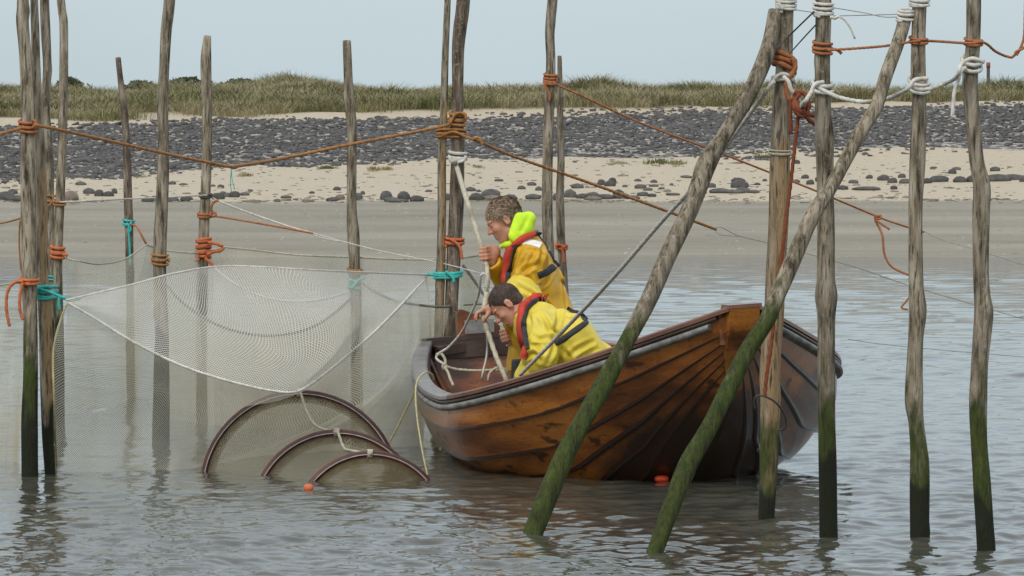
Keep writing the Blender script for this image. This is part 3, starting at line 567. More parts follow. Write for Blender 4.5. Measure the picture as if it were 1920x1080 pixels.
def coil(keys, py0, py1, turns, rpx, seed=0, tilt=.25):
    """rope wound round one or two poles between two rows"""
    if isinstance(keys, str): keys = (keys,)
    cs = [pc(k, (py0 + py1) / 2) for k in keys]; D = cs[0][0][1]; rr = rpx * D / F
    r = np.random.default_rng(abs(seed + int(py0))); N_ = int(turns * 28); a = np.linspace(0, turns * 2 * np.pi, N_) + 1.2
    P = []
    for i, t in enumerate(a):
        py = py0 + (py1 - py0) * i / (N_ - 1); dirv = np.array((math.cos(t), math.sin(t), 0)); best = None
        for k in keys:
            c, R = pc(k, py); q = c + dirv * (R * 1.04 + rr * .9)
            if best is None or (q - cs[0][0]).dot(dirv) > (best - cs[0][0]).dot(dirv): best = q
        best = best + np.array((0, 0, tilt * .03 * math.sin(t + seed) + .006 * math.sin(t * .43 + seed * 2)))
        P.append(best)
    P = np.array(P); P, _ = resample(P, .01)
    return tube(P, rr, 8, twist=1 / (rr * 2.2), lobe=.12)
def lash(label, keys, py0, py1, turns, rpx, m, tails=(), seed=0, group='rope lashings on the poles', tilt=.25):
    k0 = keys if isinstance(keys, str) else keys[0]
    parts = [coil(keys, py0, py1, turns, rpx, seed, tilt)]
    for t in tails:
        c, R = pc(k0, (py0 + py1) / 2); D = c[1] - R * 1.6
        parts.append(rope_parts([(x, y, D if len(q) == 0 else q[0]) for x, y, *q in t], rpx))
    V, Fl, U = join(parts); return tag(mesh('rope_lashing', V, Fl, M[m], uv=U), label, 'rope lashing', group)
lash('orange rope wound round the leftmost pole at its high rope line', 'a1', 228, 246, 4, 3, 'orange', [[(62, 240), (68, 228), (60, 226)]])
lash('orange rope with two dangling ends round the leftmost pole just above the net corner', 'a1', 523, 531, 2.6, 3, 'brightorange', [[(44, 527), (26, 530), (14, 548), (12, 580), (18, 612)], [(42, 530), (37, 560), (38, 585), (44, 600)]])
lash('faint orange brown knot on the thin grey pole of the left group', 'a3', 362, 380, 2.4, 2.2, 'ochre', [[(98, 366), (100, 375), (90, 388)]])
lash('brown rope turn round the slender pole of the left group', 'a4', 377, 382, 1.9, 2, 'ochre')
lash('bright orange lashing on the slender pole of the left group', 'a4', 462, 484, 4.3, 3, 'brightorange', [[(117, 478), (124, 476), (127, 480)]])
lash('turquoise rope wrapped round the left pole group at the net corner', ('a2', 'a3'), 534, 560, 5, 3, 'teal', [[(92, 536), (72, 540), (62, 550), (42, 552)], [(70, 540), (95, 548), (118, 558), (135, 563), (152, 559)], [(112, 552), (110, 572), (112, 583)]])
lash('small turquoise coil just above the turquoise net corner rope', 'a3', 516, 526, 3.4, 1.6, 'teal')
lash('turquoise rope with hanging tail on the short thin crooked pole', 'b1', 411, 425, 3.2, 2.2, 'teal', [[(247, 416), (241, 428), (243, 460), (244, 498)], [(238, 418), (246, 430), (240, 436)]])
lash('brown lashing on the tall pole behind the net', 'c1', 476, 496, 4.2, 2.2, 'ochre', [[(308, 490), (317, 482), (316, 492)]])
lash('thin dark brown turns high on the short sawn off pole', 'd1', 364, 368, 2.4, 1.8, 'dark')
lash('single orange loop on the short sawn off pole', 'd1', 401, 405, 2.2, 2.5, 'orange', [[(392, 402), (402, 406), (406, 402), (400, 398), (394, 404)], [(398, 402), (396, 388), (402, 378), (410, 376)]])
lash('thick bright orange lashing low on the short sawn off pole, looping to the net corner', 'd1', 446, 486, 7.5, 3, 'brightorange', [[(390, 454), (405, 457), (418, 462)], [(388, 478), (400, 472), (414, 470), (420, 464)], [(384, 484), (396, 494), (402, 502)]], seed=2)
lash('orange brown turn on the mossy short pole at the net edge', 'e1', 505, 511, 2.4, 2.6, 'ochre', [[(672, 508), (682, 514), (690, 512)]])
lash('turquoise and orange knot seen through the net below the mossy short pole lashing', 'e1', 520, 545, 2.4, 2.6, 'teal', [[(660, 540), (672, 525), (684, 520)]])
lash('ochre brown coils high on the thick dark pole of the lashed pair', 'g1', 213, 236, 4.4, 3, 'ochre', [[(845, 228), (856, 213), (872, 214), (874, 224)]])
lash('ochre brown rope tying the two poles of the lashed pair together', ('g1', 'f1'), 245, 258, 3.6, 2.6, 'ochre', [[(828, 254), (850, 247), (872, 256), (888, 262)]], seed=3)
lash('white rope wrapped round the thick dark pole above the standing man', 'g1', 284, 302, 3.2, 3.2, 'white', [[(842, 292), (848, 304), (868, 302), (874, 292)]])
lash('bright orange rope round the thick dark pole beside the standing man', 'g1', 446, 460, 3.4, 2.8, 'brightorange', [[(844, 448), (856, 456), (864, 468), (866, 486)]])
lash('turquoise rope tying the lashed pair at the right net corner', ('g1', 'f1'), 508, 520, 4.2, 2.8, 'teal', [[(835, 508), (850, 522), (850, 531)], [(812, 516), (800, 514), (797, 521)]], seed=1)
lash('orange rope lashed high on the tall pole behind the standing man, one end hanging', 'h1', 140, 158, 6, 2.4, 'orange', [[(1020, 158), (1026, 168), (1031, 178), (1030, 190)]])
lash('bright orange knot on the thin pointed pole behind the standing man', 'i1', 459, 466, 2.6, 2.6, 'brightorange', [[(1052, 464), (1056, 475), (1057, 494)], [(1042, 462), (1050, 458), (1058, 466)]])
lash('white cord whipping at the top of the split brown pole', 'j1', -6, 19, 6.5, 2.8, 'white', [[(1460, 0), (1462, 10), (1468, 18)]])
lash('thick orange red rope coiled three times round the split brown pole', 'j1', 100, 134, 3.1, 4.6, 'orange', [[(1486, 108), (1492, 125), (1484, 140), (1474, 158), (1476, 178), (1482, 190)]], seed=4, tilt=.7)
lash('grey white rope hitch round the split brown pole under the orange coils', 'j1', 138, 158, 2.2, 3.6, 'white', [[(1450, 158), (1452, 146), (1468, 138), (1480, 142)]], seed=2)
lash('thin pale band round the split brown pole below the hitch', 'j1', 281, 290, 3.4, 1.6, 'cream')
lash('white cord wrapped at the top of the upright pole right of the bow', 'l1', 6, 30, 5.5, 3, 'white', [[(1556, 32), (1566, 34), (1574, 30)]])
lash('orange rope wound round the upright pole right of the bow', 'l1', 80, 99, 4, 3, 'orange', [[(1560, 92), (1572, 94), (1578, 101)]])
lash('white rope loop round the upright pole right of the bow', 'l1', 154, 168, 1.8, 3.8, 'white', tilt=.5)
lash('white cord wrapped where the right leaning pole meets the straight pole', 'm1', 16, 38, 4.5, 2.8, 'white')
lash('white cord whipping at the top of the straight pole second from the right', 'n1', -8, 12, 5, 2.8, 'white')
lash('orange rope turns round the straight pole second from the right', 'n1', 72, 83, 3, 2.4, 'orange')
lash('white rope loop round the straight pole second from the right', 'n1', 150, 168, 1.8, 3.6, 'white', tilt=.6)
lash('orange rope turns high on the rightmost pole', 'o1', 74, 87, 3, 2.6, 'orange')
lash('white rope hitched round the rightmost pole with a hanging frayed end', 'o1', 112, 130, 2.4, 3.8, 'white', [[(1812, 126), (1802, 134), (1798, 145), (1790, 170), (1787, 196), (1786, 216)], [(1783, 214), (1787, 216), (1791, 222)]], tilt=.7)
dA, dG, dJ, dL, dN, dO = dep_of('a1', 240), dep_of('g1', 250), dep_of('j1', 150), dep_of('l1', 150), dep_of('n1', 150), dep_of('o1', 150)
dH = dep_of('h1', 150)
rope('long ochre rope sagging in a V from the leftmost pole to the lashed pair', [(66, 234, dA - .1), (110, 243, dA), (200, 263, dA + .5), (320, 290, dA + 1), (433, 313, dA + 1.4)], 3.0, 'ochre', extra=[[(433, 313, dA + 1.4), (520, 299, dG - .6), (640, 274, dG - .3), (824, 238, dG - .1), (845, 228, dG - .1)], [(-60, 272, dA - .3), (-8, 254, dA - .2), (40, 240, dA - .08)]])
rope('ochre rope running down right from the lashed pair behind the standing man', [(884, 260, dG - .1), (905, 268, dG), (960, 292, dG + .3), (1100, 341, dG + .8), (1240, 392, dG + 1.3), (1342, 430, dG + 1.8)], 2.8, 'ochre', extra=[[(885, 262, dG - .1), (898, 258, dG - .1), (905, 272, dG - .1)]])
rope('grey wire bridle carrying on right from the end of the ochre rope', [(1342, 428, dG + 1.8), (1352, 426, dG + 1.8), (1385, 442, dG + 2), (1440, 456, dG + 2.3), (1600, 500, dG + 3.2), (1720, 540, dG + 4), (1960, 610, dG + 5)], .7, 'wire', lay=False, extra=[[(1342, 432, dG + 1.8), (1350, 440, dG + 1.8), (1370, 442, dG + 1.9), (1386, 443, dG + 2)]])
rope('orange rope running down right from the tall pole behind the standing man', [(1038, 156, dH - .1), (1100, 184, dH), (1200, 230, dH + .3), (1330, 279, dH + .6), (1440, 322, dH + 1), (1540, 362, dH + 1.3), (1645, 406, dH + 1.7), (1690, 422, dH + 1.8), (1732, 435, dH + 2)], 2.1, 'orange')
rope('dark thin wire at the end of the long orange rope behind the right poles', [(1732, 433, dH + 2), (1760, 447, dH + 2.1), (1830, 468, dH + 2.4), (1930, 500, dH + 3)], .8, 'grey', lay=False)
rope('loose orange end hanging from a knot on the long slanting orange rope', [(1645, 404, dH + 1.7), (1641, 412, dH + 1.66), (1654, 440, dH + 1.6), (1658, 475, dH + 1.6), (1672, 500, dH + 1.6), (1705, 516, dH + 1.6)], 2.2, 'orange', extra=[[(1638, 402, dH + 1.6), (1648, 412, dH + 1.6), (1652, 404, dH + 1.6), (1640, 410, dH + 1.6), (1668, 430, dH + 1.6)], [(1706, 556, dH + 1.6), (1698, 566, dH + 1.6), (1690, 577, dH + 1.6), (1702, 580, dH + 1.6)]])
rope('thin horizontal rope joining the slender left pole to the short sawn off pole', [(113, 379, dep_of('a4', 380) - .1), (180, 376, dep_of('a4', 380)), (240, 373, dep_of('b1', 380) - .3), (310, 370, dep_of('d1', 370) - .4), (388, 366, dep_of('d1', 370) - .12)], 1.7, 'grey', lay=False)
dD = dep_of('d1', 400)
rope('dark thin rope slanting from the short sawn off pole down to the joined rope end', [(394, 368, dD), (410, 377, dD), (470, 400, dD - .2), (540, 424, dD - .4), (590, 438, dD - .5)], 1.8, 'grey', lay=False)
rope('orange rope slanting from the short sawn off pole to the joined rope end', [(394, 404, dD), (440, 411, dD - .2), (520, 425, dD - .4), (590, 438, dD - .5)], 2.0, 'orange')
rope('thin white line running right from the joined rope end toward the lashed pair', [(588, 437, dD - .5), (640, 452, dD - .8), (720, 472, dD - 1.3), (822, 492, dG), (900, 512, dG - .1)], 1.1, 'white', lay=False, extra=[[(588, 439, dD - .5), (605, 446, dD - .6), (634, 452, dD - .8)]])
rope('short ochre rope entering at the left edge to the leftmost pole', [(-60, 426, dA), (0, 419, dA), (36, 410, dA + .1), (46, 405, dA + .1)], 1.8, 'ochre', extra=[[(38, 412, dA + .1), (36, 450, dA + .1), (39, 500, dA + .1), (46, 526, dA + .1)]])
rope('orange tail from the crooked pole to the corner of the back net', [(243, 420, dep_of('b1', 420) - .1), (256, 425, dep_of('b1', 420) - .1), (266, 442, dep_of('b1', 420) - .2), (274, 457, dep_of('b1', 420) - .2)], 2.2, 'orange')
rope('faint turquoise threads hanging from the lowest point of the long ochre rope', [(434, 316, dA + 1.4), (435, 335, dA + 1.4), (440, 355, dA + 1.4)], .9, 'teal', lay=False, extra=[[(434, 316, dA + 1.4), (432, 340, dA + 1.4), (434, 362, dA + 1.4)]])
# thick white rope from pole to pole
rope('thick white rope slung from the split brown pole across the right hand poles', [(1469, 144, dJ - .12), (1478, 152, dJ - .14), (1484, 170, dJ - .14), (1494, 182, dJ - .12), (1503, 196, dJ - .1), (1508, 192, dL - .2), (1520, 175, dL - .14), (1528, 158, dL - .13), (1545, 154, dL - .12)], 4.0, 'white',
     extra=[[(1532, 162, dL - .11), (1545, 170, dL - .13), (1575, 183, dL - .16), (1620, 191, dL - .3), (1660, 186, dN + .1), (1700, 168, dN - .13), (1715, 150, dN - .13), (1740, 147, dN - .12)], [(1705, 160, dN - .12), (1722, 168, dN - .12), (1745, 166, dN - .1), (1775, 155, dN - .1), (1795, 142, dO - .1), (1803, 120, dO - .12), (1822, 110, dO - .12), (1845, 116, dO - .1)]])
rope('thin orange rope strung across the three right hand poles and off the right edge', [(1552, 94, dL - .08), (1600, 91, dL - .08), (1660, 86, dN), (1712, 78, dN - .08), (1750, 77, dN), (1815, 81, dO - .08), (1845, 80, dO), (1866, 96, dO + .1), (1885, 105, dO + .2), (1900, 107, dO + .2), (1905, 97, dO + .2), (1916, 92, dO + .2), (1932, 80, dO + .3)], 2.5, 'orange', extra=[[(1906, 104, dO + .2), (1912, 92, dO + .2), (1920, 70, dO + .2), (1922, 20, dO + .2), (1924, -40, dO + .2)]])
rope('thin grey lines at the very top joining the upright pole and the straight pole', [(1560, 14, dL), (1620, 24, dL), (1660, 32, dN), (1712, 30, dN)], 1.0, 'wire', lay=False, extra=[[(1560, 30, dL), (1640, 28, dL), (1705, 26, dN)], [(1488, 18, dJ), (1530, 24, dL)]])
rope('frayed dark tail hanging at the right of the white wraps on the upright pole', [(1572, 31, dL - .1), (1582, 36, dL - .1), (1594, 52, dL - .1), (1603, 73, dL - .1)], 2.0, 'grey')
rope('upper of two taut dark cords between the upright pole and the split brown pole', [(1526, 22, dL - .08), (1490, 57, dJ - .1), (1455, 92, dJ - .14)], 1.6, 'dark', lay=False)
rope('lower of two taut dark cords between the upright pole and the split brown pole', [(1530, 46, dL - .1), (1506, 72, dJ - .1), (1480, 101, dJ - .12)], 1.4, 'dark', lay=False)
rope('red brown rope hanging down the split brown pole from a big knot', [(1497, 214, dJ - .16), (1492, 260, dJ - .16), (1484, 330, dJ - .15), (1474, 410, dJ - .15), (1466, 480, dJ - .16), (1455, 560, dJ - .16), (1447, 640, dJ - .15), (1438, 700, dJ - .15), (1434, 742, dJ - .15)], 3.6, 'rust',
     extra=[[(1483, 184, dJ - .16), (1482, 210, dJ - .16), (1483, 252, dJ - .16)]])
rope('big red brown knot tied in the white rope beside the split brown pole', [(1500, 175, dJ - .2), (1490, 190, dJ - .2), (1490, 205, dJ - .22), (1502, 218, dJ - .22), (1514, 208, dJ - .2), (1516, 190, dJ - .2), (1508, 176, dJ - .2), (1497, 172, dJ - .2), (1490, 180, dJ - .18), (1498, 206, dJ - .23), (1512, 214, dJ - .2), (1528, 216, dJ - .12), (1536, 214, dJ - .05)], 4.4, 'rust', extra=[[(1496, 214, dJ - .2), (1508, 200, dJ - .22), (1512, 186, dJ - .2)], [(1508, 214, dJ - .2), (1518, 226, dJ - .18), (1532, 234, dJ - .12)]])
rope('dark iron ring hanging round the foot of the split brown pole', [(1416, 768, dJ - .2), (1414, 752, dJ - .22), (1420, 742, dJ - .24), (1436, 744, dJ - .24), (1456, 756, dJ - .2), (1470, 776, dJ - .14), (1474, 794, dJ - .1), (1468, 806, dJ - .08), (1460, 806, dJ - .06)], 1.9, 'dark', cat_='ring', name='iron_ring', lay=False)
rope('faint cord low behind the right hand poles above the water', [(1590, 636, 33), (1650, 645, 33.4), (1750, 655, 34), (1950, 672, 35)], .55, 'olive', lay=False)

# ------------------------------------------------------------------ nets
def net_mat(name, col, cell, w_, density=.0, dirty=(.30, .27, .16), square=False):
    m = bpy.data.materials.new(name); m.use_nodes = True; t = m.node_tree; n = t.nodes; l = t.links; b = n['Principled BSDF']; o = n['Material Output']
    uv = n.new('ShaderNodeUVMap'); sp = n.new('ShaderNodeSeparateXYZ')
    wob = n.new('ShaderNodeTexNoise'); wob.inputs['Scale'].default_value = 2.2; wob.inputs['Detail'].default_value = 2; l.new(uv.outputs[0], wob.inputs[0])
    vm = n.new('ShaderNodeVectorMath'); vm.operation = 'MULTIPLY_ADD'; l.new(wob.outputs['Color'], vm.inputs[0]); vm.inputs[1].default_value = (.10, .10, 0); l.new(uv.outputs[0], vm.inputs[2])
    l.new(vm.outputs[0], sp.inputs[0])
    def math_(op, a, bb=None, c=None):
        q = n.new('ShaderNodeMath'); q.operation = op
        for i, v in enumerate((a, bb, c)):
            if v is None: continue
            if isinstance(v, (int, float)): q.inputs[i].default_value = v
            else: l.new(v, q.inputs[i])
        return q.outputs[0]
    if square: s1, s2 = sp.outputs[0], sp.outputs[1]
    else: s1 = math_('ADD', sp.outputs[0], sp.outputs[1]); s2 = math_('SUBTRACT', sp.outputs[0], sp.outputs[1])
    d = []
    for s_ in (s1, s2):
        f = math_('FRACT', math_('DIVIDE', s_, cell)); f = math_('ABSOLUTE', math_('SUBTRACT', f, .5)); d.append(math_('GREATER_THAN', f, .5 - w_ / cell / 2))
    f = math_('MAXIMUM', *d)
    nz = n.new('ShaderNodeTexNoise'); nz.inputs['Scale'].default_value = 3.5; nz.inputs['Detail'].default_value = 4; l.new(uv.outputs[0], nz.inputs[0])
    mr = n.new('ShaderNodeMapRange'); mr.inputs[1].default_value = .5; mr.inputs[2].default_value = .75; mr.inputs[4].default_value = density; l.new(nz.outputs[0], mr.inputs[0])
    f = math_('MAXIMUM', f, mr.outputs[0])
    at = n.new('ShaderNodeAttribute'); at.attribute_name = 'mask'; sc = n.new('ShaderNodeSeparateColor'); l.new(at.outputs['Color'], sc.inputs[0])
    mx = n.new('ShaderNodeMix'); mx.data_type = 'RGBA'; mx.inputs[6].default_value = (*col, 1); mx.inputs[7].default_value = (*dirty, 1)
    l.new(math_('MULTIPLY', sc.outputs[0], .9), mx.inputs[0]); l.new(mx.outputs[2], b.inputs['Base Color']); b.inputs['Roughness'].default_value = .8; b.inputs['Specular IOR Level'].default_value = .2
    f = math_('MAXIMUM', f, math_('MULTIPLY', sc.outputs[1], .75))       # gathered, thicker cloth
    tr = n.new('ShaderNodeBsdfTransparent'); tl = n.new('ShaderNodeBsdfTranslucent'); l.new(mx.outputs[2], tl.inputs[0])
    m1 = n.new('ShaderNodeMixShader'); m1.inputs[0].default_value = .5; l.new(b.outputs[0], m1.inputs[1]); l.new(tl.outputs[0], m1.inputs[2])
    m2 = n.new('ShaderNodeMixShader'); l.new(f, m2.inputs[0]); l.new(tr.outputs[0], m2.inputs[1]); l.new(m1.outputs[0], m2.inputs[2]); l.new(m2.outputs[0], o.inputs[0])
    return m
CELL = .0165
M['net_white'] = net_mat('white_netting', (.78, .77, .70), CELL, .0044, .18)
M['net_front'] = net_mat('fine_white_netting', (.80, .77, .66), .0165, .0034, .26)
M['net_grey'] = net_mat('greyish_netting', (.68, .65, .53), .0145, .0033, .28, dirty=(.42, .33, .13))
M['net_dark'] = net_mat('fyke_netting', (.42, .38, .25), .020, .0042, .10, dirty=(.20, .165, .075))
def net_surface(rows, nu, nv, wave=.03, seed=0, dirt=None, gather=None):
    if rows[-1][0][1] > 735: rows = rows[:-1] + [[(x, y + 14, D) for x, y, D in rows[-1]]]      # hangs on below the water
    """rows: list of polylines (px,py,D), top first, all spanning the same parameter; ruled surface"""
    r = np.random.default_rng(seed); R = []
    for q in rows:
        P = cat([W(*p) for p in q], 14); P, s = resample(P, 1e-2); t = np.linspace(0, 1, nu); k = np.linspace(0, 1, len(P)); R.append(np.stack([np.interp(t, k, P[:, c]) for c in range(3)], 1))
    G = []; m = len(R)
    G = np.array([cat([R[i][u] for i in range(m)], 20) if m > 2 else cat([R[0][u], R[1][u]], 20) for u in range(nu)])
    k = np.linspace(0, 1, G.shape[1]); t = np.linspace(0, 1, nv); G = np.stack([np.stack([np.interp(t, k, G[u, :, c]) for c in range(3)], 1) for u in range(nu)])
    u = np.linspace(0, 1, nu)[:, None]; v = np.linspace(0, 1, nv)[None]
    L = np.linalg.norm(G[-1, 0] - G[0, 0]); Hh = np.linalg.norm(G[nu // 2, -1] - G[nu // 2, 0])
    env = np.sin(np.pi * u) ** .5 * np.minimum(1, v * 3)
    G[..., 1] += wave * env * (np.sin(u * L * 9 + seed + 1.5 * np.sin(v * 3)) + .6 * np.sin(u * L * 21 + 2 * v + seed))
    us = np.r_[0, np.cumsum(np.linalg.norm(np.diff(G.mean(1), axis=0), axis=1))]; vs_ = np.r_[0, np.cumsum(np.linalg.norm(np.diff(G.mean(0), axis=0), axis=1))]
    uv = np.stack(np.broadcast_arrays(us[:, None], vs_[None]), -1).reshape(-1, 2)
    i = np.arange(nu - 1)[:, None] * nv; j = np.arange(nv - 1)[None]
    Fq = np.stack([i + j, i + nv + j, i + nv + j + 1, i + j + 1], -1).reshape(-1, 4)
    at = np.zeros((nu * nv, 3)); UU, VV = np.broadcast_arrays(u, v)
    if dirt: at[:, 0] = np.clip(dirt(UU, VV) + .25 * noise3(G, 5, .3), 0, 1).ravel()
    fold_ = noise3(np.stack([UU * L * 2.6 + .25 * np.sin(VV * 4 + seed), VV * .5 + 0 * UU, 0 * UU + seed], -1), 2.6, .37)      # hanging folds, where the mesh lies double
    at[:, 1] = np.clip((gather(UU, VV) if gather else 0 * UU) + (.42 * np.clip(fold_ - .25, 0, 1) * np.clip(VV * 2.5, 0, 1) if wave > .015 else 0), 0, 1).ravel()
    return G.reshape(-1, 3), Fq, uv, at
def net(name, label, rows, m, nu=60, nv=40, group=None, wave=.03, seed=0, dirt=None, gather=None, lines=(), child='netting'):
    V, Fq, uv, at = net_surface(rows, nu, nv, wave, seed, dirt, gather)
    c = V.mean(0); t = empty(name, (c[0], c[1], V[:, 2].min()), label, 'fishing net', group)
    mesh(child, V, Fq, M[m], t, uv=uv, attr=at)
    for nm, pts, rp, mm in lines:
        v, f, u_ = rope_parts(pts, rp, lay=rp > 2); mesh(nm, v, f, M[mm], t, uv=u_)
    return t
GN = 'nets strung between the poles'
a, g = dep_of('a2', 560) - .15, dep_of('f1', 515) - .1
tL, tR = (118, 563, a), (800, 515, g)
top = [(124, 563, a), (250, 533, a + .3), (330, 512, a + .5), (432, 499, a + 1), (620, 508, a + 1.4), (800, 515, g)]
low = [(128, 568, a), (180, 598, a - .02), (250, 641, a - .1), (330, 681, a - .2), (400, 706, a - .3), (480, 727, a - .4), (545, 736, a - .5), (580, 722, a - .2), (640, 676, a + .4), (720, 605, a + 1), (798, 522, g)]
net('fishing_net', 'bright white funnel net drooping in a curve between the left poles and the lashed pair', [top, [(126, 566, a), (250, 590, a - .05), (400, 630, a + .1), (545, 665, a + .1), (680, 592, a + .7), (799, 518, g)], low], 'net_white', 90, 50, GN, .02, 1, gather=lambda u, v: .55 * np.exp(-((u - .60) / .10) ** 2) * np.clip(v * 2 - 1, 0, 1) + .08,
    lines=[('head_rope', top, 2.2, 'white'), ('foot_rope', low, 2.4, 'white')])
wl = lambda py: DW(py + 4)
wtop = [(124, 566, a + .02), (180, 598, a + .03), (330, 681, a - .1), (480, 727, a - .3), (560, 733, a - .3), (640, 676, a + .45), (720, 605, a + 1.05), (804, 520, g + .02)]
net('fishing_net', 'tall fine net wall standing in the water below the white funnel net', [wtop, [(100, 660, a), (200, 720, a + .1), (330, 765, a + .3), (480, 795, a + 1.0), (600, 785, a + 1.25), (700, 740, a + 1.6), (808, 640, g)], [(106, 882, wl(878)), (200, 884, wl(880)), (330, 882, wl(878)), (400, 864, wl(860)), (480, 854, wl(850)), (600, 848, wl(844)), (700, 846, wl(842)), (792, 836, wl(832))]], 'net_front', 100, 60, GN, .03, 2,
    dirt=lambda u, v: np.clip(u * 1.6 - .85, 0, .6) * np.clip(v * 1.5 - .2, 0, 1), gather=lambda u, v: .25 * np.clip((u - .5) * 2, 0, 1) * v,
    lines=[('side_rope', [(126, 568, a), (112, 605, a), (100, 660, a), (102, 760, a), (106, 884, wl(878))], 2.0, 'yellowrope'), ('side_cord', [(799, 525, g), (803, 570, g), (808, 645, g), (806, 700, g)], 1.6, 'white')])
b, d, e1, gg = dep_of('b1', 460) - .2, dep_of('d1', 460), dep_of('e1', 500) + .1, dep_of('g1', 500) + .3
net('fishing_net', 'pale net sagging from the slender left pole to the back corner by the crooked pole', [[(124, 484, dep_of('a4', 480)), (150, 490, 30), (190, 495, 31), (235, 485, 32), (274, 459, b)], [(125, 600, 31), (150, 600, 31.5), (190, 600, 32), (235, 600, 32.5), (262, 560, b)], [(112, 765, 31), (150, 765, 31.3), (185, 752, 31.5), (225, 750, 32.2), (258, 752, b)]], 'net_grey', 40, 50, GN, .02, 3,
    dirt=lambda u, v: np.clip(v * 1.4 - .5 + .3 * u, 0, 1), gather=lambda u, v: .14 + .6 * np.exp(-((u - .93) / .07) ** 2) * np.clip(v * 1.6, .3, 1) + .35 * np.exp(-((u - .6) / .1) ** 2) * np.clip(v * 2 - 1, 0, 1), lines=[('head_rope', [(124, 484, dep_of('a4', 480)), (150, 490, 30), (190, 495, 31), (235, 485, 32), (274, 459, b)], 1.6, 'cream')])
net('fishing_net', 'pale net hanging behind the tall brown lashed pole up to the orange knot', [[(276, 459, b), (300, 467, b), (345, 473, d), (380, 473, d), (415, 465, d)], [(262, 560, b), (300, 580, b), (345, 590, d), (380, 590, d), (412, 590, d)], [(256, 752, b), (300, 765, 31.8), (345, 770, 31.5), (380, 775, 31.2), (420, 775, 31)]], 'net_grey', 40, 50, GN, .02, 4,
    dirt=lambda u, v: np.clip(v * 1.2 - .6, 0, 1), gather=lambda u, v: .12 + .35 * np.exp(-(u / .05) ** 2) * (v < .9), lines=[('head_rope', [(276, 459, b), (300, 467, b), (345, 473, d), (380, 473, d), (415, 465, d)], 1.7, 'cream')])
net('fishing_net', 'long back net with pale head rope from the orange knot to the lashed pair', [[(418, 463, d), (470, 468, d), (560, 478, e1), (660, 482, e1), (760, 486, e1 - .6), (840, 486, gg), (905, 478, gg)], [(414, 590, d), (560, 600, e1), (660, 600, e1), (760, 600, e1 - .6), (900, 600, gg)], [(412, 775, 31), (560, 790, 30.5), (660, 790, 30.3), (760, 800, 29.9), (900, 800, 29.8)]], 'net_grey', 80, 50, GN, .03, 5,
    dirt=lambda u, v: np.clip(v * 1.3 - .5, 0, .8), lines=[('head_rope', [(418, 463, d), (470, 468, d), (560, 478, e1), (660, 482, e1), (760, 486, e1 - .6), (840, 486, gg), (905, 478, gg)], 1.8, 'cream')])
nn1 = [(402, 502, d - .3), (430, 525, 29.6), (470, 548, 29.5), (520, 562, 29.4), (570, 565, 29.4), (620, 558, 29.6), (655, 546, 30)]
net('fishing_net', 'inner net hanging below the slack white line seen through the funnel net', [nn1, [(400, 600, 30), (520, 640, 29.4), (655, 630, 30)], [(402, 785, 30), (520, 800, 29.6), (650, 795, 30)]], 'net_white', 50, 40, GN, .03, 6, dirt=lambda u, v: np.clip(v - .2, 0, .7), gather=lambda u, v: .08 + 0 * u, lines=[('head_rope', nn1, 1.7, 'white')])
nn2 = [(308, 528, 30.6), (340, 565, 30.2), (390, 600, 29.8), (440, 620, 29.4), (500, 629, 29.2), (560, 622, 29.3), (610, 600, 29.6), (658, 560, 30)]
net('fishing_net', 'net with a dark sagging rope seen through the middle of the funnel net', [nn2, [(312, 640, 30.4), (500, 700, 29.2), (660, 650, 30)], [(316, 800, 30.4), (500, 815, 29.4), (660, 805, 30)]], 'net_grey', 50, 40, GN, .03, 7, dirt=lambda u, v: np.clip(v, 0, .6), gather=lambda u, v: .05 + 0 * u, lines=[('head_rope', nn2, 2.4, 'olive')])
nn3 = [(678, 530, 30), (705, 548, 29.6), (750, 566, 29), (820, 575, 28.6), (850, 573, gg)]
net('fishing_net', 'net with a dark rope between the mossy short pole and the lashed pair', [nn3, [(675, 660, 30), (750, 690, 29), (850, 700, gg)], [(675, 800, 30), (750, 810, 29.4), (850, 815, 29)]], 'net_grey', 50, 40, GN, .03, 8, dirt=lambda u, v: np.clip(v, 0, .7), gather=lambda u, v: .1 + 0 * u, lines=[('head_rope', nn3, 2.3, 'olive')])
nn4 = [(868, 497, gg), (885, 520, gg - .1), (915, 562, gg - .2), (950, 600, gg - .3), (990, 620, gg - .3)]
net('fishing_net', 'beige net with a thick dark edge rope behind the rope the men are hauling', [nn4, [(862, 580, gg), (915, 600, gg), (990, 640, gg)], [(858, 800, 29), (915, 800, 29), (1000, 800, 29)]], 'net_grey', 40, 40, GN, .02, 9, dirt=lambda u, v: np.clip(.45 + .3 * v, 0, .8), gather=lambda u, v: .22 + 0 * u, lines=[('head_rope', nn4, 2.8, 'olive'), ('side_cord', [(870, 572, gg - .1), (905, 570, gg - .2), (950, 566, gg - .2)], 1.6, 'olive')])
net('fishing_net', 'faint net at the left edge hanging down beside the leftmost pole', [[(-80, 548, 29), (0, 535, 28.6), (46, 528, 27)], [(-80, 700, 28), (0, 700, 27.5), (42, 700, 27)], [(-80, 868, WL(866)), (-10, 868, WL(866)), (36, 870, WL(868))]], 'net_grey', 40, 40, GN, .03, 10, dirt=lambda u, v: np.clip(v * 1.3 - .5 + .4 * u, 0, 1), gather=lambda u, v: .22 + .5 * np.exp(-((u - .92) / .06) ** 2) * np.clip(v * 1.5 - .3, 0, 1), lines=[('head_rope', [(-80, 548, 29), (0, 535, 28.6), (46, 528, 27)], 1.8, 'cream')])

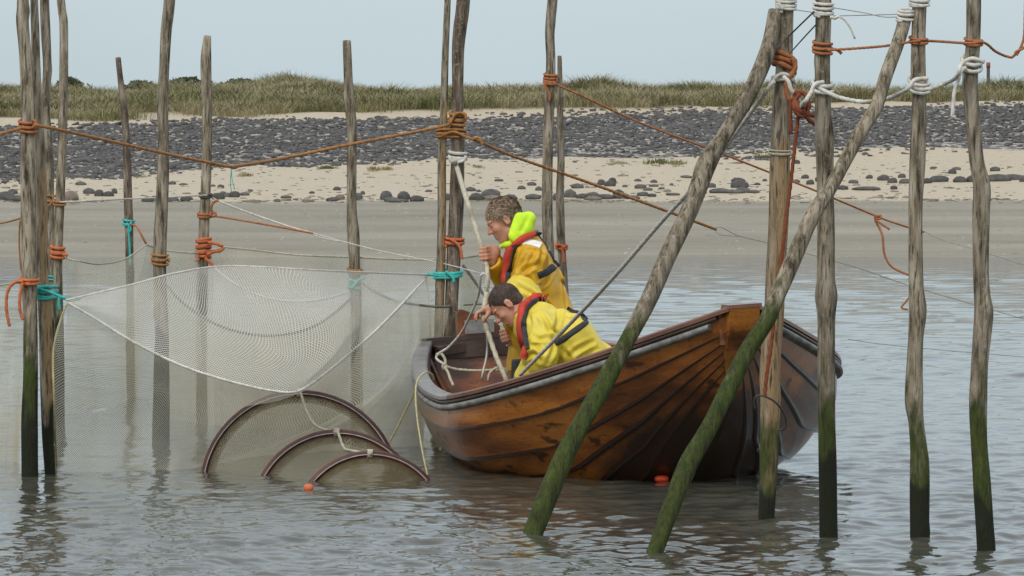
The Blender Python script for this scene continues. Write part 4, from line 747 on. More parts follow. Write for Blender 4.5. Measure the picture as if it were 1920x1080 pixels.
# ------------------------------------------------------------------ fyke hoops
HO = {}
def hoop(key, x0, x1, ybase, px, py, label):
    """round hoop standing in the water: chord x0..x1 at row ybase, top at (px,py)"""
    D = DW(ybase + 3); k = D / F; c2 = (x1 - x0) / 2; sg = ybase - py; R = (c2 * c2 + sg * sg) / (2 * sg) * k
    cx = W((x0 + x1) / 2, ybase, D)[0]; top = W(px, py, D + .05); cz = R * 0 + top[2] - R
    lean = (top[0] - cx) * .5; N_ = 120; a = np.linspace(0, 2 * np.pi, N_, endpoint=False)
    P = np.stack([cx + R * np.sin(a) + lean * (np.cos(a) * .5 + .5), D + .10 * (1 + np.cos(a)) / 2 + .12 * np.sin(a), cz + R * np.cos(a)], -1)
    return D, P, R, k
def hoop_mesh(key, args, label):
    D, P, R, k = hoop(key, *args[:5], label); HO[key] = P; P = np.vstack([P, P[:2]])
    t = empty('fyke_hoop', (P[:, 0].mean(), D, P[:, 2].min()), label, 'net hoop', 'round hoops of the fyke net')
    v, f, u = tube(P, 5.8 * k * (1 + .04 * np.sin(np.arange(len(P)) * 2.1)), 10, caps=False); mesh('rim', v, f, M['hoop'], t, uv=u)
    c = P.mean(0); out_ = (P - c) / np.linalg.norm(P - c, axis=1)[:, None]
    Q = P + out_ * (-1.0 * k) + np.array((0, -5.9 * k, 0)); v, f, u = tube(Q, 1.0 * k, 5, caps=False); mesh('cord', v, f, M['white'], t)
    parts = []                                              # lacing that ties the netting to the rim
    for i in range(0, len(P) - 2, 1):
        for s_ in (0, .5):
            p = P[i] * (1 - s_) + P[i + 1] * s_; o = out_[i]
            parts.append(tube([p + o * 6.4 * k + (0, -1 * k, 0), p + np.array((0, -6.6 * k, 0)), p - o * 7 * k, p - o * (13 + 4 * math.sin(i * 1.7)) * k + np.array((0, .02, 0))], 1.1 * k, 4, caps=False))
    v, f, u = join(parts); mesh('lacing', v, f, M['red'], t)
    v, f, u = coil_at(P[int(args[5])], 6.5 * k, 2.4 * k); mesh('knot', v, f, M['cream'], t)
    return t
def coil_at(p, R, r):
    a = np.linspace(0, 6 * np.pi, 60); Q = np.stack([p[0] + (a / (6 * np.pi) - .5) * R * 1.3, p[1] + R * np.sin(a), p[2] + R * np.cos(a)], -1)
    return tube(Q, r, 6)
hoop_mesh('1', (388, 742, 880, 555, 738, 0), 'largest and rearmost round hoop of the fyke net standing in the water')
hoop_mesh('2', (500, 768, 888, 626, 812, 0), 'middle round hoop of the fyke net')
hoop_mesh('3', (590, 800, 900, 690, 852, 0), 'smallest and nearest round hoop of the fyke net, barely above the water')
def fyke():
    c = HO['2'].mean(0); t = empty('fyke_net', (c[0], c[1], -.4), 'olive tube of netting stretched from hoop to hoop of the fyke', 'fyke net')
    def shell(A, B, pinch, name, dirt_):
        n = len(A); nv = 14; V = []
        ca, cb = A.mean(0), B.mean(0)
        for v in np.linspace(0, 1, nv):
            q = A * (1 - v) + B * v; c_ = ca * (1 - v) + cb * v; s = 1 - .045 - pinch * math.sin(math.pi * v); V.append(c_ + (q - c_) * s)
        V = np.array(V).transpose(1, 0, 2); V = np.concatenate([V, V[:1]], 0); V[..., 2] -= .02 * np.sin(np.linspace(0, np.pi, nv))[None]
        m = len(V); i = np.arange(m - 1)[:, None] * nv; j = np.arange(nv - 1)[None]
        Fq = np.stack([i + j, i + nv + j, i + nv + j + 1, i + j + 1], -1).reshape(-1, 4)
        ar = np.r_[0, np.cumsum(np.linalg.norm(np.diff(V[:, 0], axis=0), axis=1))]; L = np.linalg.norm(cb - ca) + .25
        uv = np.stack(np.broadcast_arrays(ar[:, None], np.linspace(0, L, nv)[None]), -1).reshape(-1, 2)
        at = np.zeros((m * nv, 3)); at[:, 0] = dirt_; at[:, 1] = .03 + .22 * (dirt_ > .8)
        mesh(name, V.reshape(-1, 3), Fq, M['net_dark'], t, uv=uv, attr=at)
    shell(HO['1'], HO['2'], .06, 'netting', .2); shell(HO['2'], HO['3'], .05, 'netting', .6)
    tail = HO['3'] * np.array((1, 1, 1)); c3 = tail.mean(0); end = c3 + (tail - c3) * .35 + np.array((.25, -1.3, -.15)); shell(HO['3'], end, -.05, 'netting', 1.0)
fyke()
for _h in ('1', '2', '3'):
    _P = HO[_h]; _c = _P.mean(0); _V = np.stack([_c + (_P - _c) * q + np.array((0, y, 0)) for q, y in ((.985, -.005), (.94, .01), (.895 if _h == '1' else .86, .035))], 1); _V = np.concatenate([_V, _V[:1]], 0); _n = len(_V)
    _i = np.arange(_n - 1)[:, None] * 3; _j = np.arange(2)[None]; _F = np.stack([_i + _j, _i + 3 + _j, _i + 4 + _j, _i + 1 + _j], -1).reshape(-1, 4)
    _ar = np.r_[0, np.cumsum(np.linalg.norm(np.diff(_V[:, 0], axis=0), axis=1))]; _a = np.zeros((_n * 3, 3)); _a[:, 0] = .9; _a[:, 1] = np.tile([1.0, .75, .35], _n)
    _t = [o for o in bpy.data.objects if o.name.startswith('fyke_hoop')][int(_h) - 1]
    mesh('bunched_netting', _V.reshape(-1, 3), _F, M['net_dark'], _t, uv=np.stack(np.broadcast_arrays(_ar[:, None], np.array([0, .03, .06])[None]), -1).reshape(-1, 2), attr=_a)
pk = lambda h: HO[h][0]
def wrope(label, P, r, m, **k):
    P, _ = resample(cat(P, 10), .012); v, f, u = tube(P, r, 8, twist=1 / (r * 2.2), lobe=.12); return tag(mesh('rope', v, f, M[m], uv=u), label, 'rope', k.get('group'))
h1, h2, h3 = pk('1'), pk('2'), pk('3'); off = np.array((.01, -.03, .0))
wrope('slack cream rope hanging from the top of the largest hoop to the middle hoop', [h1 + off, h1 * .7 + h2 * .3 + np.array((-.012, -.06, -.045)), h1 * .35 + h2 * .65 + np.array((-.03, -.06, -.04)), h2 + off], .0075, 'cream')
wrope('slack cream rope hanging from the top of the middle hoop to the smallest hoop', [h2 + off, h2 * .65 + h3 * .35 + np.array((-.02, -.05, -.04)), h2 * .4 + h3 * .6 + np.array((-.03, -.05, -.025)), h3 + off], .0075, 'cream')
def floaty(px, py, wp, hp, m, label):
    D = DW(py + hp * .3); k = D / F; p = W(px, py, D); a = np.linspace(0, 2 * np.pi, 14, endpoint=False)
    V = SV.copy(); V = np.sign(V) * np.abs(V) ** .8 * np.array((wp * k / 2, wp * k / 2.4, hp * k / 2)) + p
    tag(mesh('net_float', V, SF, M[m]), label, 'float', None)
floaty(578, 915, 19, 15, 'float', 'small orange float bobbing in front of the smallest hoop')
floaty(1241, 898, 28, 14, 'redfloat', 'red float in the shade against the boat waterline between the leaning poles')

# ------------------------------------------------------------------ boat
BX, BY, BPHI, BL, BB, HEEL = .548, 26.413, -1.317, 5.509, 2.233, .061
def b_half(t):
    t = np.asarray(t, float); q = np.where(t < .628, 1 - (1 - .338) * np.clip((.628 - t) / .628, 0, 1) ** 1.51, 1 - np.clip((t - .628) / .372, 0, 1) ** 1.749)
    return .075 + (BB / 2 - .075) * q - .035 + .015 * np.clip((t - .9) / .1, 0, 1)
def b_sheer(t):
    t = np.asarray(t, float); return np.where(t < .595, .438 + .121 * np.clip((.595 - t) / .595, 0, 1) ** 2, .438 + .494 * np.clip((t - .595) / .405, 0, 1) ** 1.652)
def b_keel(t):
    t = np.asarray(t, float); return -.30 + .20 * np.clip((.35 - t) / .35, 0, 1) ** 2 + .06 * np.clip((t - .8) / .2, 0, 1) ** 2
def hull_pt(t, v, side, inset=0.0):
    """t 0 stern..1 bow, v 0 keel..1 sheer; local boat coordinates"""
    t = np.asarray(t, float); v = np.asarray(v, float); b = np.maximum(b_half(t), 0.0); zs_, zk = b_sheer(t), b_keel(t)
    w_ = np.clip((t - .66) / .34, 0, 1) ** 1.3
    g1 = 1 - (1 - v) ** 2.7; g2 = v ** .62; g_ = g1 * (1 - w_) + g2 * w_
    st = np.clip((.3 - t) / .3, 0, 1) ** 1.5; g_ = g_ * (1 - st) + st * (v ** .62)
    x = -BL / 2 + BL * t - 1.45 * (1 - v) ** 1.35 * np.clip((t - .55) / .45, 0, 1) ** 1.6 + .10 * (1 - v) * np.clip((.15 - t) / .15, 0, 1)
    y = b * g_; y = np.maximum(y - inset, np.minimum(.012, y)); z = zk + (zs_ - zk) * v + inset * .6 * (1 - v)
    return np.stack([x, side * y, z], -1)
VT = np.array([0, .62, .81, .915, 1]); VV_ = np.array([[1, .80, .57, .38, .22, .09, 0], [1, .80, .57, .38, .22, .09, 0], [1, .79, .58, .42, .28, .13, 0], [1, .86, .73, .61, .47, .32, 0], [1, .925, .89, .85, .80, .74, 0]])
wood_cols = [(.03, .009, .003), (.15, .043, .008), (.31, .098, .014), (.46, .175, .028)]
def varn(name, cols, seedv=0., rough=.38, sc=2.2):
    m = mat(name, cols, scale=sc, rough=rough, stretch=(.5, 1, 2.2), bump=.35, bscale=40, bdist=.008, detail=12, ndist=.4, coat=.55, pos=[.28, .42, .55, .72])
    def spots(n, l):
        nz = n.new('ShaderNodeTexNoise'); nz.inputs['Scale'].default_value = 9; nz.inputs['Detail'].default_value = 3; tcn = n.new('ShaderNodeTexCoord'); mp = n.new('ShaderNodeMapping'); mp.inputs[3].default_value = (.7, .7, 1.4); mp.inputs[1].default_value = (seedv, 3, 1)
        l.new(tcn.outputs['Object'], mp.inputs[0]); l.new(mp.outputs[0], nz.inputs[0]); mr = n.new('ShaderNodeMapRange'); mr.inputs[1].default_value = .60; mr.inputs[2].default_value = .68; mr.inputs[4].default_value = .85; l.new(nz.outputs[0], mr.inputs[0]); return mr.outputs[0]
    mixin(m, spots, (.03, .01, .004))
    def grain(n, l):
        nz = n.new('ShaderNodeTexNoise'); nz.inputs['Scale'].default_value = 45; nz.inputs['Detail'].default_value = 6; nz.inputs['Roughness'].default_value = .65; tcn = n.new('ShaderNodeTexCoord'); mp = n.new('ShaderNodeMapping'); mp.inputs[3].default_value = (.15, 1, 1)
        l.new(tcn.outputs['Object'], mp.inputs[0]); l.new(mp.outputs[0], nz.inputs[0]); mr = n.new('ShaderNodeMapRange'); mr.inputs[1].default_value = .52; mr.inputs[2].default_value = .72; mr.inputs[4].default_value = .6; l.new(nz.outputs[0], mr.inputs[0]); return mr.outputs[0]
    mixin(m, grain, (.07, .022, .006)); return m
M['varnish'] = varn('varnished_planks', wood_cols)
mixin(M['varnish'], attr_fac(0, 5, .5), (.035, .014, .008))       # wet foot and darker top strake aft, plus painted bow and lap shade
mixin(M['varnish'], attr_fac(1, 5, .5), (.20, .17, .155))         # greyish sky sheen painted on the stern quarter and far side
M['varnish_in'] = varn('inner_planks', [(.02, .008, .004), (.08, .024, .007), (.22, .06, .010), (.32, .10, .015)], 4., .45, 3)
M['darkwood'] = mat('dark_stained_wood', [(.02, .012, .010), (.05, .03, .024), (.09, .06, .045)], scale=4, rough=.4, stretch=(.4, 1, 1), bump=.3, bscale=30, coat=.2)
M['capwood'] = mat('reddish_cap_rail', [(.06, .025, .018), (.13, .05, .03), (.19, .085, .05)], scale=4, rough=.4, stretch=(.4, 1, 1), bump=.3, bscale=30, coat=.3)
M['greyrail'] = mat('worn_grey_rail', [(.12, .12, .11), (.20, .20, .19), (.28, .28, .265)], scale=22, rough=.55, stretch=(.5, 1, 1), bump=.5, bscale=40, pos=[.35, .5, .65])
M['greycap'] = mat('weathered_grey_cap', [(.13, .12, .125), (.22, .21, .215), (.30, .28, .28)], scale=6, rough=.4, bump=.25, bscale=30, coat=.3)
BO = empty('rowing_boat', (BX, BY, 0), 'clinker built varnished brown wooden boat with a worn grey rub rail and high bow', 'boat', None, (HEEL, 0, BPHI))
def bm_(name, V, Fl, m, parent=BO, **k): return mesh(name, V, Fl, M[m], parent, local=True, **k)
def grid_faces(n, m, flip=False):
    i = np.arange(n - 1)[:, None] * m; j = np.arange(m - 1)[None]
    Fq = np.stack([i + j, i + m + j, i + m + j + 1, i + j + 1], -1).reshape(-1, 4)
    return Fq[:, ::-1] if flip else Fq
def build_hull():
    T = np.r_[np.linspace(0, .9, 46), np.linspace(.915, 1, 14)]; sm_ = lambda k: np.interp(T, VT, VV_[:, k])
    for side in (-1, 1):
        for k in range(6):
            v1 = sm_(k); v0 = sm_(k + 1)
            fr = np.linspace(0, 1, 7 if k < 5 else 14); rows = []
            land = .020 * np.clip((1 - T) / .05, .0, 1) + .003
            for f in fr:                                   # f=0 lower edge (stands proud), f=1 upper edge (tucked under)
                v = v0 + (v1 - v0) * f; P = hull_pt(T, v, side); nrm = np.zeros_like(P); nrm[:, 1] = side; nrm[:, 2] = -.25
                rows.append(P + nrm * (land * (1 - f))[:, None])
            low_ = hull_pt(T, np.maximum(v0 - .004, 0), side); low_[:, 1] -= side * .006
            rows = [low_, rows[0] + np.array((0, 0, -.001))] + rows; e2_ = rows[2] * .0; G = np.array(rows).transpose(1, 0, 2)
            at = np.zeros((G.shape[0], G.shape[1], 3)); z = G[..., 2]; tt = T[:, None] + 0 * z
            zc = z + .066 * G[..., 1]
            dark = np.clip((.14 - zc) / .3, 0, 1) * .6 + np.clip((tt - .80) / .14, 0, 1) * np.clip((.62 - z) / .4, 0, 1) * .9 + (k == 0) * np.clip((.75 - tt) / .3, 0, 1) * .28  # bow term paints the overhang's shade into the colour, with some wet
            at[..., 0] = dark + (side > 0) * .16; at[:, :3, 0] += .9; at[:, -1, 0] += .25; at[..., 1] = np.clip((.36 - tt) / .22, 0, 1) * .55 * (side < 0) + (side > 0) * .24  # dark seam colour deepens the lap shadow; second channel is painted sky sheen
            if side < 0 : at[..., 1] += np.clip((.5 - tt) / .3, 0, 1) * (zc < .12) * .3  # more painted sky sheen low on the stern quarter
            at[:, :3, 1] = 0
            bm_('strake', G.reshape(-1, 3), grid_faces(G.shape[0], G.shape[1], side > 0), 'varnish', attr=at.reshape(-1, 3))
        # inner skin
        vv = np.linspace(.02, 1, 16); G = np.stack([hull_pt(T, v + 0 * T, side, .035) for v in vv], 1)
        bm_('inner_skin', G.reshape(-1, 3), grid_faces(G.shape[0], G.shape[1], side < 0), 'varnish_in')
        # rails
        S = hull_pt(T, 1 + 0 * T, side); tn = np.gradient(S, axis=0); tn /= np.linalg.norm(tn, axis=1)[:, None]; on = np.stack([tn[:, 1], -tn[:, 0], 0 * T], -1) * (-side)
        on = np.where((on[:, 1] * side < 0)[:, None], -on, on); up = np.array((0, 0, 1.))
        def sweep(name, prof, m, mask=None, T0=0, T1=None):
            G = S[T0:T1, None] + on[T0:T1, None] * np.array([p[0] for p in prof])[None, :, None] + up * np.array([p[1] for p in prof])[None, :, None]
            n, q = G.shape[:2]; G = np.concatenate([G, G[:, :1]], 1); V = G.reshape(-1, 3); Fl = [tuple(f) for f in grid_faces(n, q + 1)]
            Fl += [tuple(range(q)), tuple((n - 1) * (q + 1) + i for i in range(q))[::-1]]
            return bm_(name, V, Fl, m, smooth=False)
        circ = [(.018 + .018 * math.cos(x), -.026 + .017 * math.sin(x)) for x in np.linspace(-1.7, 1.7, 9)]
        sweep('rub_rail', [(-.004, -.045)] + circ + [(-.004, -.008)], 'greyrail', T1=-3)
        sweep('upper_moulding', [(.0, -.004)] + [(.014 + .014 * math.cos(x), .006 + .010 * math.sin(x)) for x in np.linspace(-1.5, 1.5, 6)] + [(0, .016)], 'darkwood', T1=-2)
        cap = [(-.062, .018), (-.062, .036), (-.052, .045), (.020, .045), (.030, .036), (.030, .018)]
        if side < 0:
            sweep('cap_rail', cap, 'greycap', T0=0, T1=33); sweep('cap_rail', cap, 'capwood', T0=32)
        else: sweep('cap_rail', cap, 'capwood')
        sweep('inwale', [(-.066, -.06), (-.066, .012), (-.038, .012), (-.038, -.06)], 'darkwood', T1=-4)
        # ribs
        for tr_ in np.linspace(.07, .86, 12):
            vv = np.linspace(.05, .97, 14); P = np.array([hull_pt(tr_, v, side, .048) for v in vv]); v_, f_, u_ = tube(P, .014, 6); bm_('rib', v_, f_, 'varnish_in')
    # transom
    vv = np.linspace(0.0, 1, 14); a_ = np.array([hull_pt(0, v, -1) for v in vv]); b_ = np.array([hull_pt(0, v, 1) for v in vv])
    for dx, nm in ((-.012, 0), (.035, 1)): a_2, b_2 = a_ + (dx, 0, 0), b_ + (dx, 0, 0); (globals().__setitem__('_tr%d' % nm, (a_2, b_2)))
    A0, B0 = _tr0; A1, B1 = _tr1; top = .03; V = []; Fl = []; n = len(vv)
    A0[-1, 2] += top; B0[-1, 2] += top; A1[-1, 2] += top; B1[-1, 2] += top
    V = np.vstack([A0, B0, A1, B1])
    for i in range(n - 1): Fl += [(i, i + 1, n + i + 1, n + i), (2 * n + i, 3 * n + i, 3 * n + i + 1, 2 * n + i + 1), (i, 2 * n + i, 2 * n + i + 1, i + 1), (n + i, n + i + 1, 3 * n + i + 1, 3 * n + i)]
    Fl += [(n - 1, 3 * n - 1, 4 * n - 1, 2 * n - 1)]
    Fl[-1] = (n - 1, 2 * n - 1, 4 * n - 1, 3 * n - 1)
    tr = bm_('transom', V, Fl, 'varnish_in', smooth=False)
    zt = A0[-1, 2]; hw = abs(A0[-1, 1])
    v, f, _ = join([box((-BL / 2 + .012, 0, zt + .012), (.085, 2 * hw + .03, .024))]); bm_('transom_cap', v, f, 'darkwood', smooth=False)
    v, f, _ = join([box((-BL / 2 + .06, 0, zt - .06), (.035, 2 * hw - .04, .10))]); bm_('transom_beam', v, f, 'darkwood', smooth=False)
    for s in (-1, 1):                                      # quarter knees
        q = np.array([(0, 0), (.34, 0), (.20, .07), (.09, .16), (0, .26)]); V = []
        for z in (zt - .075, zt - .02): V += [(-BL / 2 + .04 + p[0], s * (hw - .045 - p[1] + .10 * p[0]), z) for p in q]
        m_ = len(q); bm_('quarter_knee', V, [tuple(range(m_)), tuple(range(2 * m_ - 1, m_ - 1, -1))] + [(i, (i + 1) % m_, m_ + (i + 1) % m_, m_ + i) for i in range(m_)], 'darkwood', smooth=False)
    # raised wooden pad at the middle of the transom with a metal plate
    y0 = 0
    prof = [(.165, 0), (.165, .15), (.135, .168), (.10, .155), (.02, .115), (-.075, .075), (-.105, .05), (-.11, 0)]
    V = [(-BL / 2 + d - .01, y0 - p[0], zt + .02 + p[1]) for d in (-.03, .03) for p in prof]; m_ = len(prof)
    V = [(x, -y, z) for x, y, z in V]; V = [(x, -y, z) for x, y, z in V]
    bm_('motor_pad', V, [tuple(range(m_)), tuple(range(2 * m_ - 1, m_ - 1, -1))] + [(i, (i + 1) % m_, m_ + (i + 1) % m_, m_ + i) for i in range(m_)], 'varnish_in', smooth=False)
    v, f, _ = box((-BL / 2 + .026, -.03, zt + .075), (.012, .19, .085)); bm_('metal_plate', v, f, 'metal', smooth=False)
    for (y, z) in ((-.11, .045), (.05, .045), (-.11, .105)):
        pass
    # stem
    vv = np.linspace(0, 1, 14); P = np.array([hull_pt(1.0, v, 1) for v in vv]); P[:, 1] = 0; V = []
    for i, p in enumerate(P):
        z = p[2] + (.030 if i == 13 else 0); wd = .092 if i > 10 else .04 if i < 10 else .06
        V += [(p[0] - .10, -wd, z), (p[0] + .030, -wd * .85, z), (p[0] + .030, wd * .85, z), (p[0] - .10, wd, z)]
    Fl = [(4 * i + j, 4 * i + (j + 1) % 4, 4 * i + 4 + (j + 1) % 4, 4 * i + 4 + j) for i in range(13) for j in range(4)] + [(0, 3, 2, 1), (52, 53, 54, 55)]
    at_ = np.zeros((len(V), 3)); at_[:, 0] = [np.clip((.72 - q[2]) / .25, 0, 1) for q in V]; bm_('stem', V, Fl, 'stemwood', smooth=False, attr=at_)
    top_ = P[-1]
    v, f, _ = join([box((top_[0] - .035, 0, top_[2] + .038), (.135, .176, .018))]); bm_('stem_cap', v, f, 'capwood', smooth=False)
    for s in (-1, 1):                                      # cheek pieces where the planks meet the stem
        v, f, _ = box((top_[0] - .105, s * .085, top_[2] - .075), (.045, .05, .17)); bm_('stem_cheek', v, f, 'stemwood', smooth=False)
    # keel
    P = np.array([(-BL / 2 + .1 + t * (BL - .35), 0, float(b_keel(t)) - .02) for t in np.linspace(0, 1, 20)]); v, f, _ = tube(P, .035, 4); bm_('keel', v, f, 'darkwood', smooth=False)
    # thwarts, floor
    for t in (.16, .40, .66):
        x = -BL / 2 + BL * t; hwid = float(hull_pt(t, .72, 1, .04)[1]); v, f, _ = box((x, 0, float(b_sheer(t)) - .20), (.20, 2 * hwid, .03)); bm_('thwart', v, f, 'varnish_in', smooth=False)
    for i, y in enumerate(np.linspace(-.55, .55, 8)):
        v, f, _ = box((-.15, y, -.13), (3.3, .13, .02)); bm_('floor_board', v, f, 'darkwood', smooth=False)
    # stern locker lid, small bow fittings
    # mooring shackle and plate low on the bow
    for tq, vq, sd_, nm in ((.90, .42, 1, 'shackle'),):
        p = hull_pt(tq, vq, sd_); a = np.linspace(-.4, 3.54, 12); Q = np.stack([p[0] + 0 * a, p[1] + .04 + .012 * np.cos(a) * 0 + .0 * a, p[2] + .05 * np.sin(a)], -1) + np.stack([.022 * np.cos(a), 0 * a, 0 * a], -1)
        v, f, _ = tube(Q, .006, 6); v2, f2, _ = tube([Q[0] + (-.02, 0, 0), Q[-1] + (.02, 0, 0)][::1], .007, 6)
        v, f, _ = join([(v, f), (v2, f2)]); bm_(nm, v, f, 'metal')
M['stemwood'] = varn('stem_timber', [(.05, .015, .004), (.20, .06, .008), (.36, .12, .014), (.45, .17, .022)], 7., .4, 4)
mixin(M['stemwood'], attr_fac(0, 5, .5), (.03, .012, .006))  # shade and wet under the bow, put into the stem colour
build_hull()
def b2w(p):
    x, y, z = p; y2, z2 = y * math.cos(HEEL) - z * math.sin(HEEL), y * math.sin(HEEL) + z * math.cos(HEEL)
    return np.array((BX + x * math.cos(BPHI) - y2 * math.sin(BPHI), BY + x * math.sin(BPHI) + y2 * math.cos(BPHI), z2))

# ------------------------------------------------------------------ modelled bodies: signed distance field -> one mesh
class Field:
    def __init__(s, lo, hi, h):
        s.lo = np.array(lo, float); s.h = h; s.n = np.ceil((np.array(hi) - s.lo) / h).astype(int) + 1
        s.D = np.full(s.n, .08, np.float32)
    def win(s, pts, pad):
        pts = np.atleast_2d(pts); a = np.maximum(0, np.floor((pts.min(0) - pad - s.lo) / s.h).astype(int)); b = np.minimum(s.n, np.ceil((pts.max(0) + pad - s.lo) / s.h).astype(int) + 1)
        if (b <= a).any(): return None, None
        ax = [s.lo[i] + s.h * np.arange(a[i], b[i]) for i in range(3)]
        G = np.stack(np.meshgrid(*ax, indexing='ij'), -1); return (slice(a[0], b[0]), slice(a[1], b[1]), slice(a[2], b[2])), G
    def comb(s, sl, d, k, op):
        D = s.D[sl]; d = d.astype(np.float32)
        if op == 'add':
            h = np.clip(.5 + .5 * (D - d) / k, 0, 1); s.D[sl] = D * (1 - h) + d * h - k * h * (1 - h)
        else:
            d = -d; h = np.clip(.5 - .5 * (D - d) / k, 0, 1); s.D[sl] = D * (1 - h) + d * h + k * h * (1 - h)
    def cap(s, a, b, ra, rb, k=.02, axis=None, f=1.0, op='add', disp=None):
        a, b = np.array(a, float), np.array(b, float); sl, G = s.win([a, b], max(ra, rb) * max(1, f) + k + .02)
        if sl is None: return
        q = G - a; ba = b - a
        if axis is not None:
            ax = np.array(axis, float); ax /= np.linalg.norm(ax); q = q - ax * ((q @ ax) * (1 - 1 / f))[..., None]; ba = ba - ax * (ba @ ax) * (1 - 1 / f)
        t = np.clip((q @ ba) / max(1e-9, ba @ ba), 0, 1); d = np.linalg.norm(q - t[..., None] * ba, axis=-1) - (ra + (rb - ra) * t)
        if disp is not None: d = d + disp(G, t)
        s.comb(sl, d, k, op)
    def ell(s, c, r, R=np.eye(3), k=.02, op='add', disp=None):
        c, r = np.array(c, float), np.array(r, float); sl, G = s.win([c], r.max() + k + .02)
        if sl is None: return
        q = (G - c) @ R; kk = np.linalg.norm(q / r, axis=-1); g = np.linalg.norm(q / r ** 2, axis=-1) + 1e-9; d = kk * (kk - 1) / g
        if disp is not None: d = d + disp(G, 0)
        s.comb(sl, d, k, op)
    def plane_cut(s, p, nrm, pts, pad, k=.004):
        """remove everything on the nrm side of the plane inside a window round pts"""
        sl, G = s.win(pts, pad)
        if sl is None: return
        d = -((G - np.array(p)) @ np.array(nrm)); s.comb(sl, d, k, 'sub')
    def surf(s):
        D = s.D; D[0] = D[-1] = .05; D[:, 0] = D[:, -1] = .05; D[:, :, 0] = D[:, :, -1] = .05
        S = D < 0; nx, ny, nz = D.shape
        cnt = np.zeros((nx - 1, ny - 1, nz - 1), np.int8)
        for i in (0, 1):
            for j in (0, 1):
                for k in (0, 1): cnt += S[i:nx - 1 + i, j:ny - 1 + j, k:nz - 1 + k]
        act = (cnt > 0) & (cnt < 8); ci = np.argwhere(act); idx = np.full(act.shape, -1, np.int64); idx[act] = np.arange(len(ci))
        acc = np.zeros((len(ci), 3)); num = np.zeros(len(ci))
        cor = [(i, j, k) for i in (0, 1) for j in (0, 1) for k in (0, 1)]
        for a in cor:
            for ax in range(3):
                if a[ax]: continue
                b = list(a); b[ax] = 1
                da = D[ci[:, 0] + a[0], ci[:, 1] + a[1], ci[:, 2] + a[2]]; db = D[ci[:, 0] + b[0], ci[:, 1] + b[1], ci[:, 2] + b[2]]
                m = (da < 0) != (db < 0); t = np.where(m, da / np.where(m, da - db, 1), 0)
                p = np.array(a, float)[None] + np.zeros((len(ci), 3)); p[:, ax] = t; acc += p * m[:, None]; num += m
        V = (ci + acc / num[:, None]) * s.h + s.lo; Fs = []
        for ax in range(3):
            u, w_ = (ax + 1) % 3, (ax + 2) % 3; sl0 = [slice(None)] * 3; sl1 = [slice(None)] * 3; sl0[ax] = slice(0, -1); sl1[ax] = slice(1, None)
            A_, B_ = S[tuple(sl0)], S[tuple(sl1)]; e_ = np.argwhere(A_ != B_); e_ = e_[(e_[:, u] > 0) & (e_[:, w_] > 0) & (e_[:, u] < D.shape[u] - 1) & (e_[:, w_] < D.shape[w_] - 1)]
            fl = A_[e_[:, 0], e_[:, 1], e_[:, 2]]; q = []
            for (du, dw) in ((1, 1), (0, 1), (0, 0), (1, 0)):
                c = e_.copy(); c[:, u] -= du; c[:, w_] -= dw; q.append(idx[c[:, 0], c[:, 1], c[:, 2]])
            q = np.stack(q, 1); q[~fl] = q[~fl][:, ::-1]; q = q[(q >= 0).all(1)]; Fs.append(q)
        Fq = np.vstack(Fs)
        for _ in range(2):                                 # light smoothing
            A_ = np.zeros_like(V); c_ = np.zeros(len(V))
            for i in range(4):
                np.add.at(A_, Fq[:, i], V[Fq[:, (i + 1) % 4]]); np.add.at(c_, Fq[:, i], 1); np.add.at(A_, Fq[:, (i + 1) % 4], V[Fq[:, i]]); np.add.at(c_, Fq[:, (i + 1) % 4], 1)
            V = V * .5 + .5 * A_ / np.maximum(c_, 1)[:, None]
        return V, Fq
def basis(fwd, up):
    f = np.array(fwd, float); f /= np.linalg.norm(f); u = np.array(up, float); u -= f * (u @ f); u /= np.linalg.norm(u); return np.stack([f, np.cross(u, f), u], 1)   # columns: forward, side, up
def head(Fd, c, R, s=1.0):
    """face, skull, ears, nose in the frame R at c (height about .235 s)"""
    L = lambda f, sd_, u: np.array(c) + R @ (np.array((f, sd_, u)) * s)
    Fd.ell(L(-.012, 0, .035), np.array((.098, .077, .088)) * s, R, .01)
    Fd.ell(L(.030, 0, -.035), np.array((.066, .060, .082)) * s, R, .02)
    Fd.cap(L(.058, 0, -.098), L(.064, 0, -.104), .026 * s, .024 * s, .02)                 # chin
    for q in (-1, 1):
        Fd.cap(L(.0, q * .052, -.068), L(.05, q * .024, -.098), .02 * s, .018 * s, .02)   # jaw
        Fd.ell(L(.066, q * .036, -.022), np.array((.022, .022, .02)) * s, R, .015)          # cheek
        Fd.ell(L(.096, q * .031, .010), np.array((.013, .018, .012)) * s, R, .006, 'sub')    # socket
        Fd.ell(L(.078, q * .031, .008), np.array((.014, .015, .012)) * s, R, .004)           # lid
        Fd.cap(L(.091, q * .012, .027), L(.080, q * .048, .028), .0085 * s, .007 * s, .008)  # brow
        Fd.ell(L(-.004, q * .081, -.004), np.array((.021, .009, .034)) * s, R, .006); Fd.ell(L(.002, q * .090, -.002), np.array((.010, .007, .019)) * s, R, .004, 'sub')
    Fd.cap(L(.092, 0, .014), L(.113, 0, -.026), .008 * s, .0125 * s, .010)                 # nose
    for q in (-1, 1): Fd.ell(L(.100, q * .012, -.030), np.array((.011, .008, .008)) * s, R, .006)
    Fd.cap(L(.086, -.018, -.060), L(.086, .018, -.060), .0075 * s, .0075 * s, .007); Fd.cap(L(.088, -.015, -.073), L(.088, .015, -.073), .008 * s, .008 * s, .007)
    Fd.cap(L(.097, -.02, -.0665), L(.097, .02, -.0665), .0028 * s, .0028 * s, .003, op='sub')
